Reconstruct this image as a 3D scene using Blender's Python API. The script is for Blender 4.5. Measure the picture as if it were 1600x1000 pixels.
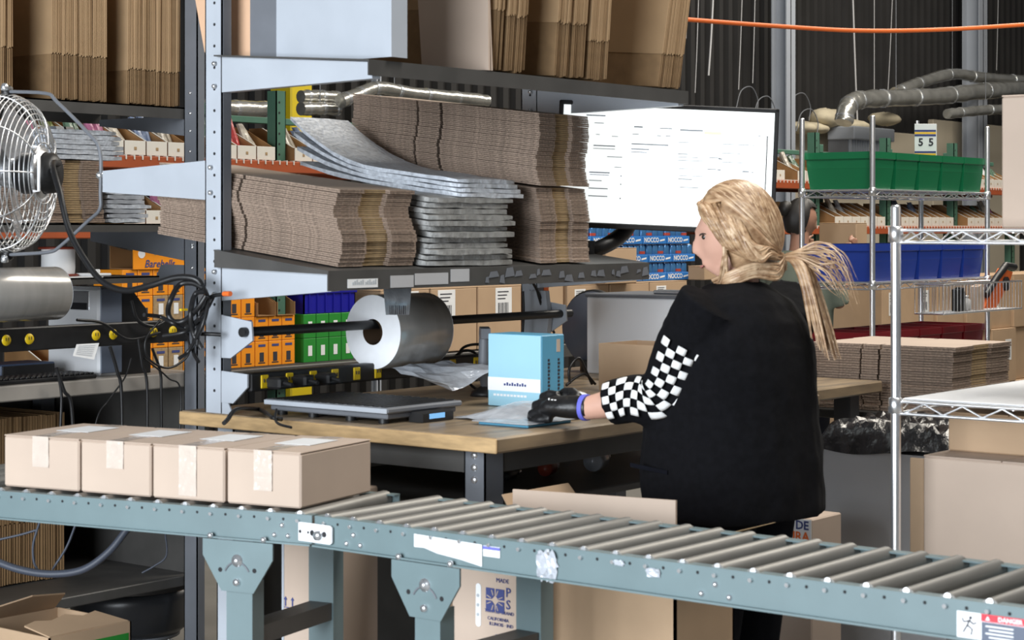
import bpy, math, random
from mathutils import Vector, Matrix
random.seed(7)
for o in list(bpy.data.objects): bpy.data.objects.remove(o)
scene = bpy.context.scene
COL = scene.collection
PI = math.pi

# ------------------------------------------------------------------ camera, light, exposure
# world axes follow the workshop: +x along the packing benches, +y across them
CAM_Z = 1.5; FPX = 3000.0; HOR = 355.0; YAW = math.radians(51.5)
cd = bpy.data.cameras.new('camera'); cam = bpy.data.objects.new('camera', cd); COL.objects.link(cam)
cam.location = (0, 0, CAM_Z); cam.rotation_euler = (PI/2, 0, -YAW)
cd.sensor_width = 36; cd.lens = 36*FPX/1600; cd.shift_y = -(500-HOR)/1600
cd.clip_start = .1; cd.clip_end = 100
cd.dof.use_dof = True; cd.dof.focus_distance = 8.5; cd.dof.aperture_fstop = 11
scene.camera = cam
w = bpy.data.worlds.new('world'); scene.world = w; w.use_nodes = True
w.node_tree.nodes['Background'].inputs[0].default_value = (.95, .97, 1, 1)
w.node_tree.nodes['Background'].inputs[1].default_value = .075
def area(name, loc, target, sx, sy, watts, col):
    l = bpy.data.lights.new(name, 'AREA'); l.shape = 'RECTANGLE'; l.size = sx; l.size_y = sy; l.energy = watts; l.color = col
    o = bpy.data.objects.new(name, l); COL.objects.link(o); o.location = loc
    o.rotation_euler = (Vector(target)-Vector(loc)).to_track_quat('-Z', 'Y').to_euler(); return o
area('dock_door_daylight', (-2.8, 2.4, 2.0), (4.5, 2.9, 1.2), 4.4, 3.2, 740, (.88, .94, 1))
area('high_bay_light_front', (5.0, -.5, 6.5), (5.0, 1.5, 0), 2.5, 1.2, 120, (1, .93, .82))
area('high_bay_light_rear', (9.5, 3.6, 6.0), (9.5, 6.5, 1), 5, 1.5, 400, (1, .93, .82))
area('high_bay_light_far', (15, 5.5, 6.0), (15, 8.5, 1), 5, 1.5, 330, (1, .93, .82))
area('added_sun_lamp', (4.9, 1.5, 5.6), (4.9, 1.9, 0), 1.3, 1.3, 150, (1, .98, .94))  # unseen overhead lamp added to brighten the right-hand shelves
vs = scene.view_settings
scene.display_settings.display_device = 'sRGB'
vs.view_transform = 'Standard'; vs.look = 'None'; vs.exposure = 0; vs.gamma = 1; vs.use_curve_mapping = False

# ------------------------------------------------------------------ layout helpers
RX, RY = math.cos(YAW), -math.sin(YAW); FX, FY = math.sin(YAW), math.cos(YAW)
def ray(x, y):
    k = (x-800)/FPX
    return Vector((RX*k+FX, RY*k+FY, -(y-HOR)/FPX))
def at(x, y, d): return ray(x, y)*d+Vector((0, 0, CAM_Z))
def atz(x, y, z): r = ray(x, y); return r*((z-CAM_Z)/r.z)+Vector((0, 0, CAM_Z))
def ata(x, y, a): r = ray(x, y); return r*(a/r.x)+Vector((0, 0, CAM_Z))
def atb(x, y, b): r = ray(x, y); return r*(b/r.y)+Vector((0, 0, CAM_Z))

# ------------------------------------------------------------------ materials
def mat(name, col, rough=.6, metal=0, noise=0, scale=20, bump=0, emit=None, alpha=1, trans=0, stretch=None, spec=.5, col2=None):
    m = bpy.data.materials.new(name); m.use_nodes = True; nt = m.node_tree; b = nt.nodes['Principled BSDF']
    b.inputs['Base Color'].default_value = (*col, 1); b.inputs['Roughness'].default_value = rough; b.inputs['Metallic'].default_value = metal
    b.inputs['Specular IOR Level'].default_value = spec
    if emit: b.inputs['Emission Color'].default_value = (*col, 1); b.inputs['Emission Strength'].default_value = emit
    if alpha < 1: b.inputs['Alpha'].default_value = alpha
    if trans: b.inputs['Transmission Weight'].default_value = trans
    if noise or bump:
        tc = nt.nodes.new('ShaderNodeTexCoord'); mp = nt.nodes.new('ShaderNodeMapping'); nz = nt.nodes.new('ShaderNodeTexNoise')
        nt.links.new(tc.outputs['Object'], mp.inputs[0]); nt.links.new(mp.outputs[0], nz.inputs['Vector'])
        if stretch: mp.inputs['Scale'].default_value = stretch
        nz.inputs['Scale'].default_value = scale; nz.inputs['Detail'].default_value = 5
        if noise:
            rp = nt.nodes.new('ShaderNodeValToRGB'); nt.links.new(nz.outputs['Fac'], rp.inputs[0])
            c2 = col2 or tuple(c*(1-noise) for c in col)
            rp.color_ramp.elements[0].position = .35; rp.color_ramp.elements[0].color = (*c2, 1)
            rp.color_ramp.elements[1].position = .65; rp.color_ramp.elements[1].color = (*col, 1)
            nt.links.new(rp.outputs[0], b.inputs['Base Color'])
        if bump:
            bp = nt.nodes.new('ShaderNodeBump'); bp.inputs['Strength'].default_value = bump; bp.inputs['Distance'].default_value = .01
            nt.links.new(nz.outputs['Fac'], bp.inputs['Height']); nt.links.new(bp.outputs[0], b.inputs['Normal'])
    return m
M = dict(
    steel=mat('pale_blue_grey_painted_steel', (.45, .485, .535), .42, .0, .08, 6),
    steel_dk=mat('charcoal_painted_steel', (.075, .072, .068), .5, 0, .25, 8),
    steel_md=mat('mid_grey_painted_steel', (.16, .17, .19), .5, 0, .12, 8),
    teal=mat('grey_green_conveyor_paint', (.150, .210, .222), .40, 0, .10, 7),
    roller=mat('dull_galvanised_roller', (.25, .245, .23), .45, .45, .25, 14, stretch=(.3, 4, 4)),
    zinc=mat('bright_zinc_bolt', (.8, .82, .85), .25, .85),
    hole=mat('dark_bolt_hole', (.012, .012, .014), .8),
    chrome=mat('chrome_wire', (.93, .94, .96), .30, .92),
    black=mat('black_plastic', (.014, .014, .015), .45, 0, .3, 30),
    rubber=mat('black_cable_rubber', (.012, .012, .013), .4),
    cable=mat('grey_cable_jacket', (.055, .065, .09), .5),
    yellow=mat('yellow_socket_plastic', (.75, .52, .01), .4),
    kraft=mat('kraft_cardboard', (.47, .325, .205), .85, 0, .10, 5, .05),
    kraft_pk=mat('pale_kraft_cardboard', (.52, .41, .33), .85, 0, .07, 5, .05),
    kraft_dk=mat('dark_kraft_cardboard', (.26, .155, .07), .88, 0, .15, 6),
    kraft_ed=mat('corrugated_edge_board', (.32, .235, .18), .92, 0, .40, 130, .5),
    kraft_yl=mat('yellow_brown_edge_board', (.40, .28, .15), .9, 0, .3, 60),
    kraft_shade=mat('shaded_kraft_board', (.36, .235, .125), .88, 0, .14, 6),  # kraft darkened to carry the shade on the shelf bundles
    kraft_fl=mat('brown_folded_flap_board', (.25, .155, .075), .9, 0, .2, 20),  # brown flap board, taken darker still for the shelf shade
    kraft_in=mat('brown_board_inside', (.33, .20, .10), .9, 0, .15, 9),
    tape=mat('clear_packing_tape', (.60, .51, .44), .10, 0, .06, 30, .35),
    paper=mat('white_paper', (.80, .81, .82), .6, 0, .05, 12),
    ink=mat('dark_printing_ink', (.03, .03, .04), .7),
    grey_ink=mat('pale_grey_print', (.42, .45, .48), .7),
    blue_ink=mat('navy_printing_ink', (.045, .06, .20), .7),
    red_ink=mat('orange_red_printing_ink', (.78, .16, .03), .7),
    wood=mat('worn_maple_bench_top', (.36, .265, .165), .34, 0, .45, 4, .05, stretch=(1, 5, 5), col2=(.19, .145, .10)),
    wood_ed=mat('maple_bench_edge', (.58, .385, .19), .55, 0, .3, 6, stretch=(2, 2, 12)),
    lam=mat('grey_laminate_bench', (.33, .30, .265), .5, 0, .12, 8),
    film=mat('clear_film_roll_side', (.40, .39, .37), .22, .35, .12, 3, stretch=(14, 1, 1)),
    film_end=mat('white_film_roll_end', (.85, .87, .9), .45, 0, .05, 30),
    core=mat('brown_roll_core', (.11, .065, .035), .8),
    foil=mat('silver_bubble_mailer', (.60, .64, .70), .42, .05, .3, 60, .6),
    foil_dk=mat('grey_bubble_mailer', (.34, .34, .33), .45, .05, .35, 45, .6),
    bag=mat('crinkled_clear_bag', (.52, .55, .6), .18, .1, .35, 16, .8),
    duct=mat('foil_duct_wrap', (.66, .65, .60), .25, .8, .3, 9, .9),
    cream=mat('cream_insulation', (.62, .55, .40), .9, 0, .25, 5, .6),
    wall_dk=mat('dark_corrugated_wall', (.016, .015, .015), .8, 0, .3, 3),
    beige=mat('beige_wall_panel', (.60, .53, .41), .8, 0, .06, 2),
    floor=mat('grey_concrete', (.22, .21, .19), .7, 0, .25, 2.5, .05),
    column=mat('pale_grey_column_paint', (.34, .37, .42), .5, 0, .06, 3),
    yel_col=mat('yellow_column_paint', (.62, .47, .01), .5, 0, .08, 4),
    rackg=mat('green_rack_paint', (.07, .17, .12), .5, 0, .15, 10),
    racko=mat('orange_red_rack_beam', (.36, .075, .022), .5, 0, .15, 6),
    binw=mat('white_bin_front', (.66, .64, .58), .7, 0, .06, 8),
    binb=mat('brown_bin_board', (.34, .18, .07), .85, 0, .15, 8),
    orange=mat('orange_box_print', (.90, .31, .015), .45, 0, .08, 9),
    green=mat('green_box_print', (.02, .25, .03), .5, 0, .1, 9),
    tote_g=mat('green_tote_plastic', (.012, .22, .085), .35, 0, .08, 6),
    tote_b=mat('blue_tote_plastic', (.022, .065, .42), .35, 0, .08, 6),
    tote_r=mat('dark_red_tote_plastic', (.22, .008, .014), .35, 0, .1, 6),
    crate_b=mat('royal_blue_crate_plastic', (.012, .012, .30), .35),
    noc=mat('blue_tray_print', (.035, .20, .58), .35, 0, .1, 9),
    can=mat('blue_drink_can', (.09, .28, .60), .22, .4, .3, 14),
    can_r=mat('red_can_band', (.55, .09, .06), .3, .3),
    silver=mat('bright_aluminium', (.75, .77, .8), .25, .85),
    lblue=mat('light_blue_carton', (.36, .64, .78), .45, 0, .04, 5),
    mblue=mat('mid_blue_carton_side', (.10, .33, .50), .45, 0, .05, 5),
    white=mat('white_enamel', (.86, .87, .89), .35, 0, .03, 5),
    gplast=mat('grey_bin_plastic', (.48, .48, .49), .5, 0, .08, 4),
    bagblk=mat('black_bin_liner', (.012, .012, .014), .22, 0, .3, 18, .9),
    screen=mat('lit_white_screen', (.90, .95, .94), .4, emit=.93),
    scr_a=mat('screen_pale_panel', (.88, .94, .99), .4, emit=1.0),
    scr_t=mat('screen_grey_text', (.22, .24, .27), .4, emit=.5),
    scr_y=mat('screen_yellow_tag', (.95, .84, .38), .4, emit=1.0),
    lcd=mat('blue_lcd_display', (.20, .48, .85), .3, emit=.5),
    orange_c=mat('orange_cable_jacket', (.80, .16, .03), .45),
    skin=mat('skin', (.62, .36, .27), .5, 0, .08, 12),
    skin2=mat('tan_skin', (.36, .19, .13), .5, 0, .08, 12),
    lips=mat('muted_lips', (.45, .17, .15), .5),
    eye=mat('dark_eye', (.03, .025, .02), .2),
    hair=mat('blonde_hair', (.50, .33, .19), .42, 0, .55, 7, .3, stretch=(9, 2, 9), col2=(.22, .12, .06)),
    hair_l=mat('pale_blonde_hair', (.66, .48, .31), .4, 0, .35, 8, stretch=(9, 2, 9), col2=(.38, .23, .13)),
    hair_d=mat('dark_brown_hair', (.012, .010, .009), .5, 0, .3, 10),
    cloth=mat('black_knit_cloth', (.0045, .0045, .0060), .95, 0, .3, 60, .15, spec=.15),
    cloth_b=mat('black_trouser_cloth', (.004, .0045, .008), .95, 0, .2, 30, spec=.15),
    check=mat('white_check_print', (.80, .80, .79), .75),
    glove=mat('black_rubber_glove', (.010, .010, .011), .42, 0, .3, 40, .2),
    band=mat('violet_blue_glove_cuff', (.13, .14, .62), .6),
    shirt=mat('sage_grey_shirt', (.16, .19, .15), .85, 0, .12, 12),
    can_blk=mat('black_bin_plastic', (.02, .021, .024), .35, 0, .3, 8),
    brownred=mat('red_brown_spool_flange', (.20, .035, .018), .4),
)

# ------------------------------------------------------------------ mesh builder
class MB:
    def __init__(s): s.v = []; s.f = []; s.sm = []
    def add(s, vs, fs, smooth=False):
        n = len(s.v); s.v += [Vector(p) for p in vs]; s.f += [tuple(i+n for i in f) for f in fs]; s.sm += [smooth]*len(fs); return s
    def box(s, x0, x1, y0, y1, z0, z1):
        p = [(x, y, z) for z in (z0, z1) for y in (y0, y1) for x in (x0, x1)]
        return s.add(p, [(0, 2, 3, 1), (4, 5, 7, 6), (0, 1, 5, 4), (2, 6, 7, 3), (0, 4, 6, 2), (1, 3, 7, 5)])
    def bbox(s, x0, x1, y0, y1, z0, z1, r=.004):      # chamfered box
        r = min(r, (x1-x0)*.45, (y1-y0)*.45, (z1-z0)*.45)
        pts = []
        for (x, sx) in ((x0, 1), (x1, -1)):
            for (y, sy) in ((y0, 1), (y1, -1)):
                for (z, sz) in ((z0, 1), (z1, -1)):
                    pts += [(x, y+sy*r, z+sz*r), (x+sx*r, y, z+sz*r), (x+sx*r, y+sy*r, z)]
        I = lambda i, j, k, c: (i*4+j*2+k)*3+c
        f = []
        for i in (0, 1): f.append([I(i, 0, 0, 0), I(i, 1, 0, 0), I(i, 1, 1, 0), I(i, 0, 1, 0)])
        for j in (0, 1): f.append([I(0, j, 0, 1), I(1, j, 0, 1), I(1, j, 1, 1), I(0, j, 1, 1)])
        for k in (0, 1): f.append([I(0, 0, k, 2), I(1, 0, k, 2), I(1, 1, k, 2), I(0, 1, k, 2)])
        for i in (0, 1):
            for j in (0, 1): f.append([I(i, j, 0, 0), I(i, j, 1, 0), I(i, j, 1, 1), I(i, j, 0, 1)])
            for k in (0, 1): f.append([I(i, 0, k, 0), I(i, 1, k, 0), I(i, 1, k, 2), I(i, 0, k, 2)])
        for j in (0, 1):
            for k in (0, 1): f.append([I(0, j, k, 1), I(1, j, k, 1), I(1, j, k, 2), I(0, j, k, 2)])
        for i in (0, 1):
            for j in (0, 1):
                for k in (0, 1): f.append([I(i, j, k, 0), I(i, j, k, 1), I(i, j, k, 2)])
        c = Vector(((x0+x1)/2, (y0+y1)/2, (z0+z1)/2)); out = []
        for q in f:
            a, b, d = (Vector(pts[q[0]]), Vector(pts[q[1]]), Vector(pts[q[2]]))
            out.append(tuple(q) if (b-a).cross(d-a).dot(a-c) > 0 else tuple(reversed(q)))
        return s.add(pts, out)
    def cyl(s, p0, p1, r, n=10, r1=None, caps=True):
        p0 = Vector(p0); p1 = Vector(p1); r1 = r if r1 is None else r1
        q = (p1-p0).to_track_quat('Z', 'Y'); m = len(s.v); vs = []
        for i in range(n):
            d = q @ Vector((math.cos(2*PI*i/n), math.sin(2*PI*i/n), 0)); vs += [p0+d*r, p1+d*r1]
        s.add(vs, [(2*i, 2*((i+1) % n), 2*((i+1) % n)+1, 2*i+1) for i in range(n)], True)
        if caps: s.add(vs, [tuple(2*i for i in reversed(range(n))), tuple(2*i+1 for i in range(n))])
        return s
    def tube(s, pts, r, n=6, taper=None):
        pts = [Vector(p) for p in pts]; k = len(pts); vs = []; up = Vector((0, 0, 1)); prev = None
        for i, p in enumerate(pts):
            t = (pts[min(i+1, k-1)]-pts[max(i-1, 0)]).normalized()
            if prev is None: a = t.orthogonal().normalized()
            else: a = (prev-t*prev.dot(t)); a = a.normalized() if a.length > 1e-6 else t.orthogonal().normalized()
            prev = a; b = t.cross(a); rr = r if taper is None else r*taper[i]
            for j in range(n): vs.append(p+(a*math.cos(2*PI*j/n)+b*math.sin(2*PI*j/n))*rr)
        fs = [(i*n+j, i*n+(j+1) % n, (i+1)*n+(j+1) % n, (i+1)*n+j) for i in range(k-1) for j in range(n)]
        s.add(vs, fs, True); s.add(vs, [tuple(reversed(range(n))), tuple((k-1)*n+j for j in range(n))]); return s
    def lathe(s, prof, org=(0, 0, 0), axis=(0, 0, 1), n=24, smooth=True):
        q = Vector(axis).to_track_quat('Z', 'Y'); o = Vector(org); k = len(prof)
        vs = [o+q @ Vector((r*math.cos(2*PI*i/n), r*math.sin(2*PI*i/n), h)) for (r, h) in prof for i in range(n)]
        return s.add(vs, [(a*n+i, a*n+(i+1) % n, (a+1)*n+(i+1) % n, (a+1)*n+i) for a in range(k-1) for i in range(n)], smooth)
    def prism(s, poly, o, ex, ey, ez):                # polygon (u,v) in plane ex,ey, extruded along ez
        o, ex, ey, ez = map(Vector, (o, ex, ey, ez)); n = len(poly)
        b = [o+ex*p[0]+ey*p[1] for p in poly]; t = [p+ez for p in b]
        return s.add(b+t, [tuple(reversed(range(n))), tuple(range(n, 2*n))]+[(i, (i+1) % n, (i+1) % n+n, i+n) for i in range(n)])
    def loft(s, rings, caps=True, smooth=True):
        n = len(rings[0]); k = len(rings); vs = [p for r in rings for p in r]
        s.add(vs, [(a*n+i, a*n+(i+1) % n, (a+1)*n+(i+1) % n, (a+1)*n+i) for a in range(k-1) for i in range(n)], smooth)
        if caps: s.add(vs, [tuple(reversed(range(n))), tuple((k-1)*n+i for i in range(n))], smooth)
        return s
    def quad(s, a, b, c, d): return s.add([a, b, c, d], [(0, 1, 2, 3)])
    def xf(s, Mx):
        s.v = [Mx @ p for p in s.v]; return s
    def mesh(s, name, m):
        me = bpy.data.meshes.new(name); me.from_pydata([tuple(p) for p in s.v], [], s.f)
        me.polygons.foreach_set('use_smooth', s.sm); me.materials.append(m); me.validate(); me.update(); return me
    def build(s, name, m, parent=None, org=None):
        m = M[m] if isinstance(m, str) else m
        if parent is not None: base = wl(parent); o_loc = Vector((0, 0, 0)) if org is None else Vector(org)-base; sh = base+o_loc
        else:
            if org is None:
                xs = [p.x for p in s.v]; ys = [p.y for p in s.v]; org = ((min(xs)+max(xs))/2, (min(ys)+max(ys))/2, min(p.z for p in s.v))
            o_loc = Vector(org); sh = o_loc
        s.v = [p-sh for p in s.v]
        o = bpy.data.objects.new(name, s.mesh(name, m)); COL.objects.link(o); o.location = o_loc
        if parent is not None: o.parent = parent
        return o
def wl(o):
    p = o.location.copy()
    while o.parent: o = o.parent; p += o.location
    return p
def tag(o, label, cat, group=None):
    o['label'] = label; o['category'] = cat
    if group: o['group'] = group
    return o
def thing(name, label, cat, loc, group=None, rz=0):
    o = bpy.data.objects.new(name, None); COL.objects.link(o); o.location = loc; o.rotation_euler = (0, 0, rz); o.empty_display_size = .05
    return tag(o, label, cat, group)
def struct(o): o['kind'] = 'structure'; return o
def stuff(o): o['kind'] = 'stuff'; return o
def inst(src, loc, parent=None, rot=(0, 0, 0), name=None, scale=None):
    o = bpy.data.objects.new(name or src.name.split('.')[0], src.data if hasattr(src, 'data') else src); COL.objects.link(o)
    o.location = loc; o.rotation_euler = rot
    if scale: o.scale = scale
    if parent: o.parent = parent
    return o
def part(parent, name, m, fn, org=None):
    b = MB(); fn(b); return b.build(name, m, parent, org)
ORD = ['first', 'second', 'third', 'fourth', 'fifth', 'sixth', 'seventh', 'eighth', 'ninth', 'tenth', 'eleventh', 'twelfth', 'thirteenth', 'fourteenth', 'fifteenth', 'sixteenth', 'seventeenth', 'eighteenth', 'nineteenth', 'twentieth', 'twenty-first', 'twenty-second', 'twenty-third', 'twenty-fourth', 'twenty-fifth', 'twenty-sixth', 'twenty-seventh', 'twenty-eighth', 'twenty-ninth', 'thirtieth']
_txt = {}
def text_mesh(body, size, m, bold=0, align='CENTER', shear=0):
    key = (body, size, m, bold, align, shear)
    if key not in _txt:
        c = bpy.data.curves.new('lettering', 'FONT'); c.body = body; c.size = size; c.align_x = align; c.align_y = 'CENTER'; c.offset = bold; c.extrude = .0004; c.shear = shear
        c.resolution_u = 2
        o = bpy.data.objects.new('lettering', c); COL.objects.link(o)
        dg = bpy.context.evaluated_depsgraph_get(); me = bpy.data.meshes.new_from_object(o.evaluated_get(dg)); me.name = 'lettering'
        bpy.data.objects.remove(o); me.materials.clear(); me.materials.append(M[m]); _txt[key] = me
    return _txt[key]
def text(parent, body, size, m, pos, face, bold=0, align='CENTER', roll=0, sx=1, shear=0, name='lettering'):
    """face: 'u' printed on a side facing -x, 'v' on a side facing -y; pos in world"""
    me = text_mesh(body, size, m, bold, align, shear)
    o = bpy.data.objects.new(name, me); COL.objects.link(o); o.parent = parent; o.location = Vector(pos)-wl(parent)
    R = Matrix.Rotation(-PI/2 if face == 'u' else 0, 4, 'Z') @ Matrix.Rotation(PI/2, 4, 'X') @ Matrix.Rotation(roll, 4, 'Z')
    o.rotation_euler = R.to_euler(); o.scale = (sx, 1, 1); return o
def curve_pts(ctrl, n=8):                           # Catmull-Rom through control points
    c = [Vector(p) for p in ctrl]; c = [2*c[0]-c[1]]+c+[2*c[-1]-c[-2]]; out = []
    for i in range(1, len(c)-2):
        for j in range(n):
            t = j/n; a, b, d, e = c[i-1], c[i], c[i+1], c[i+2]
            out.append(.5*((2*b)+(d-a)*t+(2*a-5*b+4*d-e)*t*t+(3*b-a-3*d+e)*t**3))
    return out+[c[-2]]
# ================================================================== SETTING
b = MB(); b.box(-6, 30, -8, 9.6, -.1, 0); struct(b.build('floor', 'floor'))
b = MB()
n = 170; x0 = 0; x1 = 27
pts = []
for i in range(n):
    xa = x0+(x1-x0)*i/n; wv = (x1-x0)/n
    pts += [(xa, 9.55), (xa+wv*.4, 9.55), (xa+wv*.5, 9.50), (xa+wv*.9, 9.50)]
pts += [(x1, 9.55), (x1, 9.7), (x0, 9.7)]
b.prism(pts, (0, 0, 0), (1, 0, 0), (0, 1, 0), (0, 0, 7)); struct(b.build('wall_back', 'wall_dk'))
# beige lower panels of the back wall, one after another behind the tall rack
pa = atb(1200, 215, 9.45).x; pe = atb(1590, 215, 9.45).x
wall2 = MB(); zt = atb(1470, 188, 9.45).z
for i in range(5):
    a0 = pa+(pe-pa)*i/5; a1 = pa+(pe-pa)*(i+1)/5
    wall2.bbox(a0+.005, a1-.005, 9.42, 9.49, 0, zt if i > 2 else atb(1300, 196, 9.45).z-.02, .01)
struct(wall2.build('wall_panel', 'beige'))
def column(px, m, name, wpx):
    p = atb(px, 100, 9.15); d = p.dot(Vector((FX, FY, 0))); wd = wpx*d/FPX/1.25
    bb = MB(); h = wd/2
    bb.box(p.x-h, p.x+h, 9.15-h, 9.15-h+.012, 0, 7); bb.box(p.x-h, p.x+h, 9.15+h-.012, 9.15+h, 0, 7); bb.box(p.x-.008, p.x+.008, 9.15-h, 9.15+h, 0, 7)
    struct(bb.build(name, m))
column(1224, 'column', 'trim_1', 34); column(1523, 'column', 'trim_2', 36); column(588, 'column', 'trim_3', 14)
bb = MB(); p = atb(455, 150, 9.0); bb.bbox(p.x-.10, p.x+.10, 8.9, 9.1, 0, 7, .01); struct(bb.build('trim_4', 'yel_col'))

# ================================================================== ROLLER CONVEYORS
CZ = .88; RH = .0655; CW = .38
def rail_poly(s=1):       # (outward, z) C-channel section with lips; s=+1 flanges to +n
    t = .004
    return [(0, 0), (-.012*s, 0), (-.012*s, -.003), (t*s*0, -.003), (0, 0)]
def conveyor(name, label, P, D, L, inner, n0, pitch):
    """P near rail outer top corner (x,y); D unit direction along rail; N = inward normal"""
    D = Vector((D[0], D[1], 0)).normalized(); N = Vector((-D.y, D.x, 0))*inner
    P = Vector((P[0], P[1], CZ)); up = Vector((0, 0, 1))
    t = thing(name, label, 'conveyor', (P.x, P.y, 0))
    sec = [(0, 0), (.026, 0), (.026, -.003), (.004, -.003), (.004, -RH+.003), (.004, -RH), (-.009, -RH), (-.009, -RH+.004), (0, -RH+.004)]
    bb = MB(); bb.prism(sec, P, N, up, D*L); bb.build('near_rail', 'teal', t)
    bb = MB(); Q = P+N*CW; bb.prism([(-x, z) for x, z in sec][::-1], Q, N, up, D*L); bb.build('far_rail', 'teal', t)
    bolts = MB(); holes = MB(); r0 = None; k = 0; s = n0
    while s < L-.03:
        c = P+D*s+up*-.0125
        if r0 is None:
            m = MB(); m.cyl(Vector((0, 0, 0))+N*.008, N*(CW-.008), .019, 14); m.cyl(N*.002, N*(CW-.002), .0055, 8)
            r0 = m.build('roller', 'roller', t, None); r0.location = c-wl(t)
            r0.data.transform(Matrix.Translation(wl(t)))
        else: inst(r0, c-wl(t), t, name='roller')
        bolts.cyl(c-N*.006+up*-.001, c, .0042, 6); bolts.cyl(c+N*.006+up*.014, c+N*.012+up*.0135, .006, 8)
        h = c+D*pitch*.5; holes.cyl(h-N*.0006, h+N*.001, .0034, 6)
        bb = c+N*CW; bolts.cyl(bb, bb+N*.006, .0042, 6)
        s += pitch; k += 1
    stuff(bolts.build('axle_bolt_heads', 'zinc', t)); stuff(holes.build('bolt_holes', 'hole', t))
    return t, P, D, N
J = Vector((2.965, 2.904, 0)); EL = Vector((2.784, 3.753, 0)); dl = (EL-J).normalized()
convR, PR, DR, NR = conveyor('roller_conveyor', 'long grey-green roller conveyor section running to the lower right corner', (J.x, J.y-.004), (0, -1), 2.05, 1, .03, .0757)
convL, PL, DL, NL = conveyor('roller_conveyor', 'grey-green roller conveyor section at left carrying four taped cartons', (J.x+dl.x*.004, J.y+dl.y*.004), (dl.x, dl.y), 1.25, -1, .035, .0757)
def bolt_row(t, P, D, N, items, name='rail_bolt'):
    for s, dz in items:
        c = P+D*s+Vector((0, 0, dz)); m = MB(); m.lathe([(0, .006), (.0045, .005), (.006, .0025), (.0065, 0)], c, -N, 8); m.build(name, 'zinc', t)
bolt_row(convR, PR, DR, NR, [(.115, -.030), (.095, -.050), (.135, -.050), (1.015, -.030), (.985, -.050), (1.045, -.050)])
bolt_row(convL, PL, DL, NL, [(.075, -.026), (.06, -.048), (.095, -.048)])
# support frames
def support(t, P, D, N, s, zlow=0):
    up = Vector((0, 0, 1)); c0 = P+D*s; zt = -RH-.002
    for k, (off, sg) in enumerate(((0, -1), (CW, 1))):
        c = c0+N*off; o = N*sg*.003
        if k == 0:
            g = MB(); w = .092; g.prism([(-w, zt), (-w, zt-.036), (-.042, zt-.112), (.042, zt-.112), (w, zt-.036), (w, zt)], c-N*.008, D, up, N*.005)
            gp = g.build('gusset_plate', 'teal', t)
            m = MB(); m.lathe([(0, .009), (.007, .009), (.008, .003), (.014, .0025), (.0145, 0)], c-N*.008+up*(zt-.043), -N, 14); m.build('pivot_bolt', 'zinc', gp)
            m = MB(); m.lathe([(0, .008), (.0075, .007), (.0085, 0)], c-N*.008+up*(zt-.090), -N, 12); m.build('lower_bolt', 'zinc', gp)
            m = MB()
            for dx, dz in ((-.045, -.062), (.045, -.066)): q = c-N*.0085+D*dx+up*(zt+dz); m.cyl(q, q+N*.002, .0055, 8)
            stuff(m.build('plate_holes', 'hole', gp))
            m = MB(); m.tube([c-N*.0085+D*(.036*math.sin(a))+up*(zt-.088+.042*math.cos(a)) for a in [i*.16-1.0 for i in range(6)]], .0022, 5)
            m.tube([c-N*.0085+D*(.036*math.sin(a))+up*(zt-.088+.042*math.cos(a)) for a in [i*.16+.25 for i in range(6)]], .0022, 5); stuff(m.build('arc_slots', 'steel_md', gp))
            for dx in (-.07, .07):
                m = MB(); q = c-N*.009+D*dx+up*(zt+.008); m.lathe([(0, .006), (.006, .005), (.007, 0)], q, -N, 10); m.build('flange_bolt', 'zinc', gp)
        lw = .034; m = MB()
        a0 = c+N*(0 if k == 0 else -.045); top = zt-(.09 if k == 0 else -.0)
        m.prism([(-lw, 0), (lw, 0), (lw, .004), (-lw+.004, .004), (-lw+.004, .045), (-lw, .045)], Vector((a0.x, a0.y, 0)), D, N, up*(CZ+top))
        m.prism([(lw-.004, .004), (lw, .004), (lw, .045), (lw-.004, .045)], Vector((a0.x, a0.y, 0)), D, N, up*(CZ+top))
        m.build('leg', 'teal', t)
        if k == 1: m = MB(); m.lathe([(0, .008), (.0075, .007), (.0085, 0)], a0+up*(zt-.03), -N, 10); m.build('leg_bolt', 'zinc', t)
    m = MB(); q = c0+up*(-.215-RH); m.prism([(-.03, -.02), (.03, -.02), (.03, .02), (-.03, .02)], q+N*.046, D, up, N*(CW-.092)); m.build('cross_bar', 'steel_dk', t)
def solve_s(P, D, px):
    lo, hi = 0, 2.0
    for _ in range(40):
        mid = (lo+hi)/2; q = P+D*mid; X = q.x*RX+q.y*RY; Y = q.x*FX+q.y*FY; v = 800+FPX*X/Y
        if (v > px) == (D.y > 0): lo = mid
        else: hi = mid
    return lo
support(convL, PL, DL, NL, solve_s(PL, DL, 374)); support(convR, PR, DR, NR, solve_s(PR, DR, 668))
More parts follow.
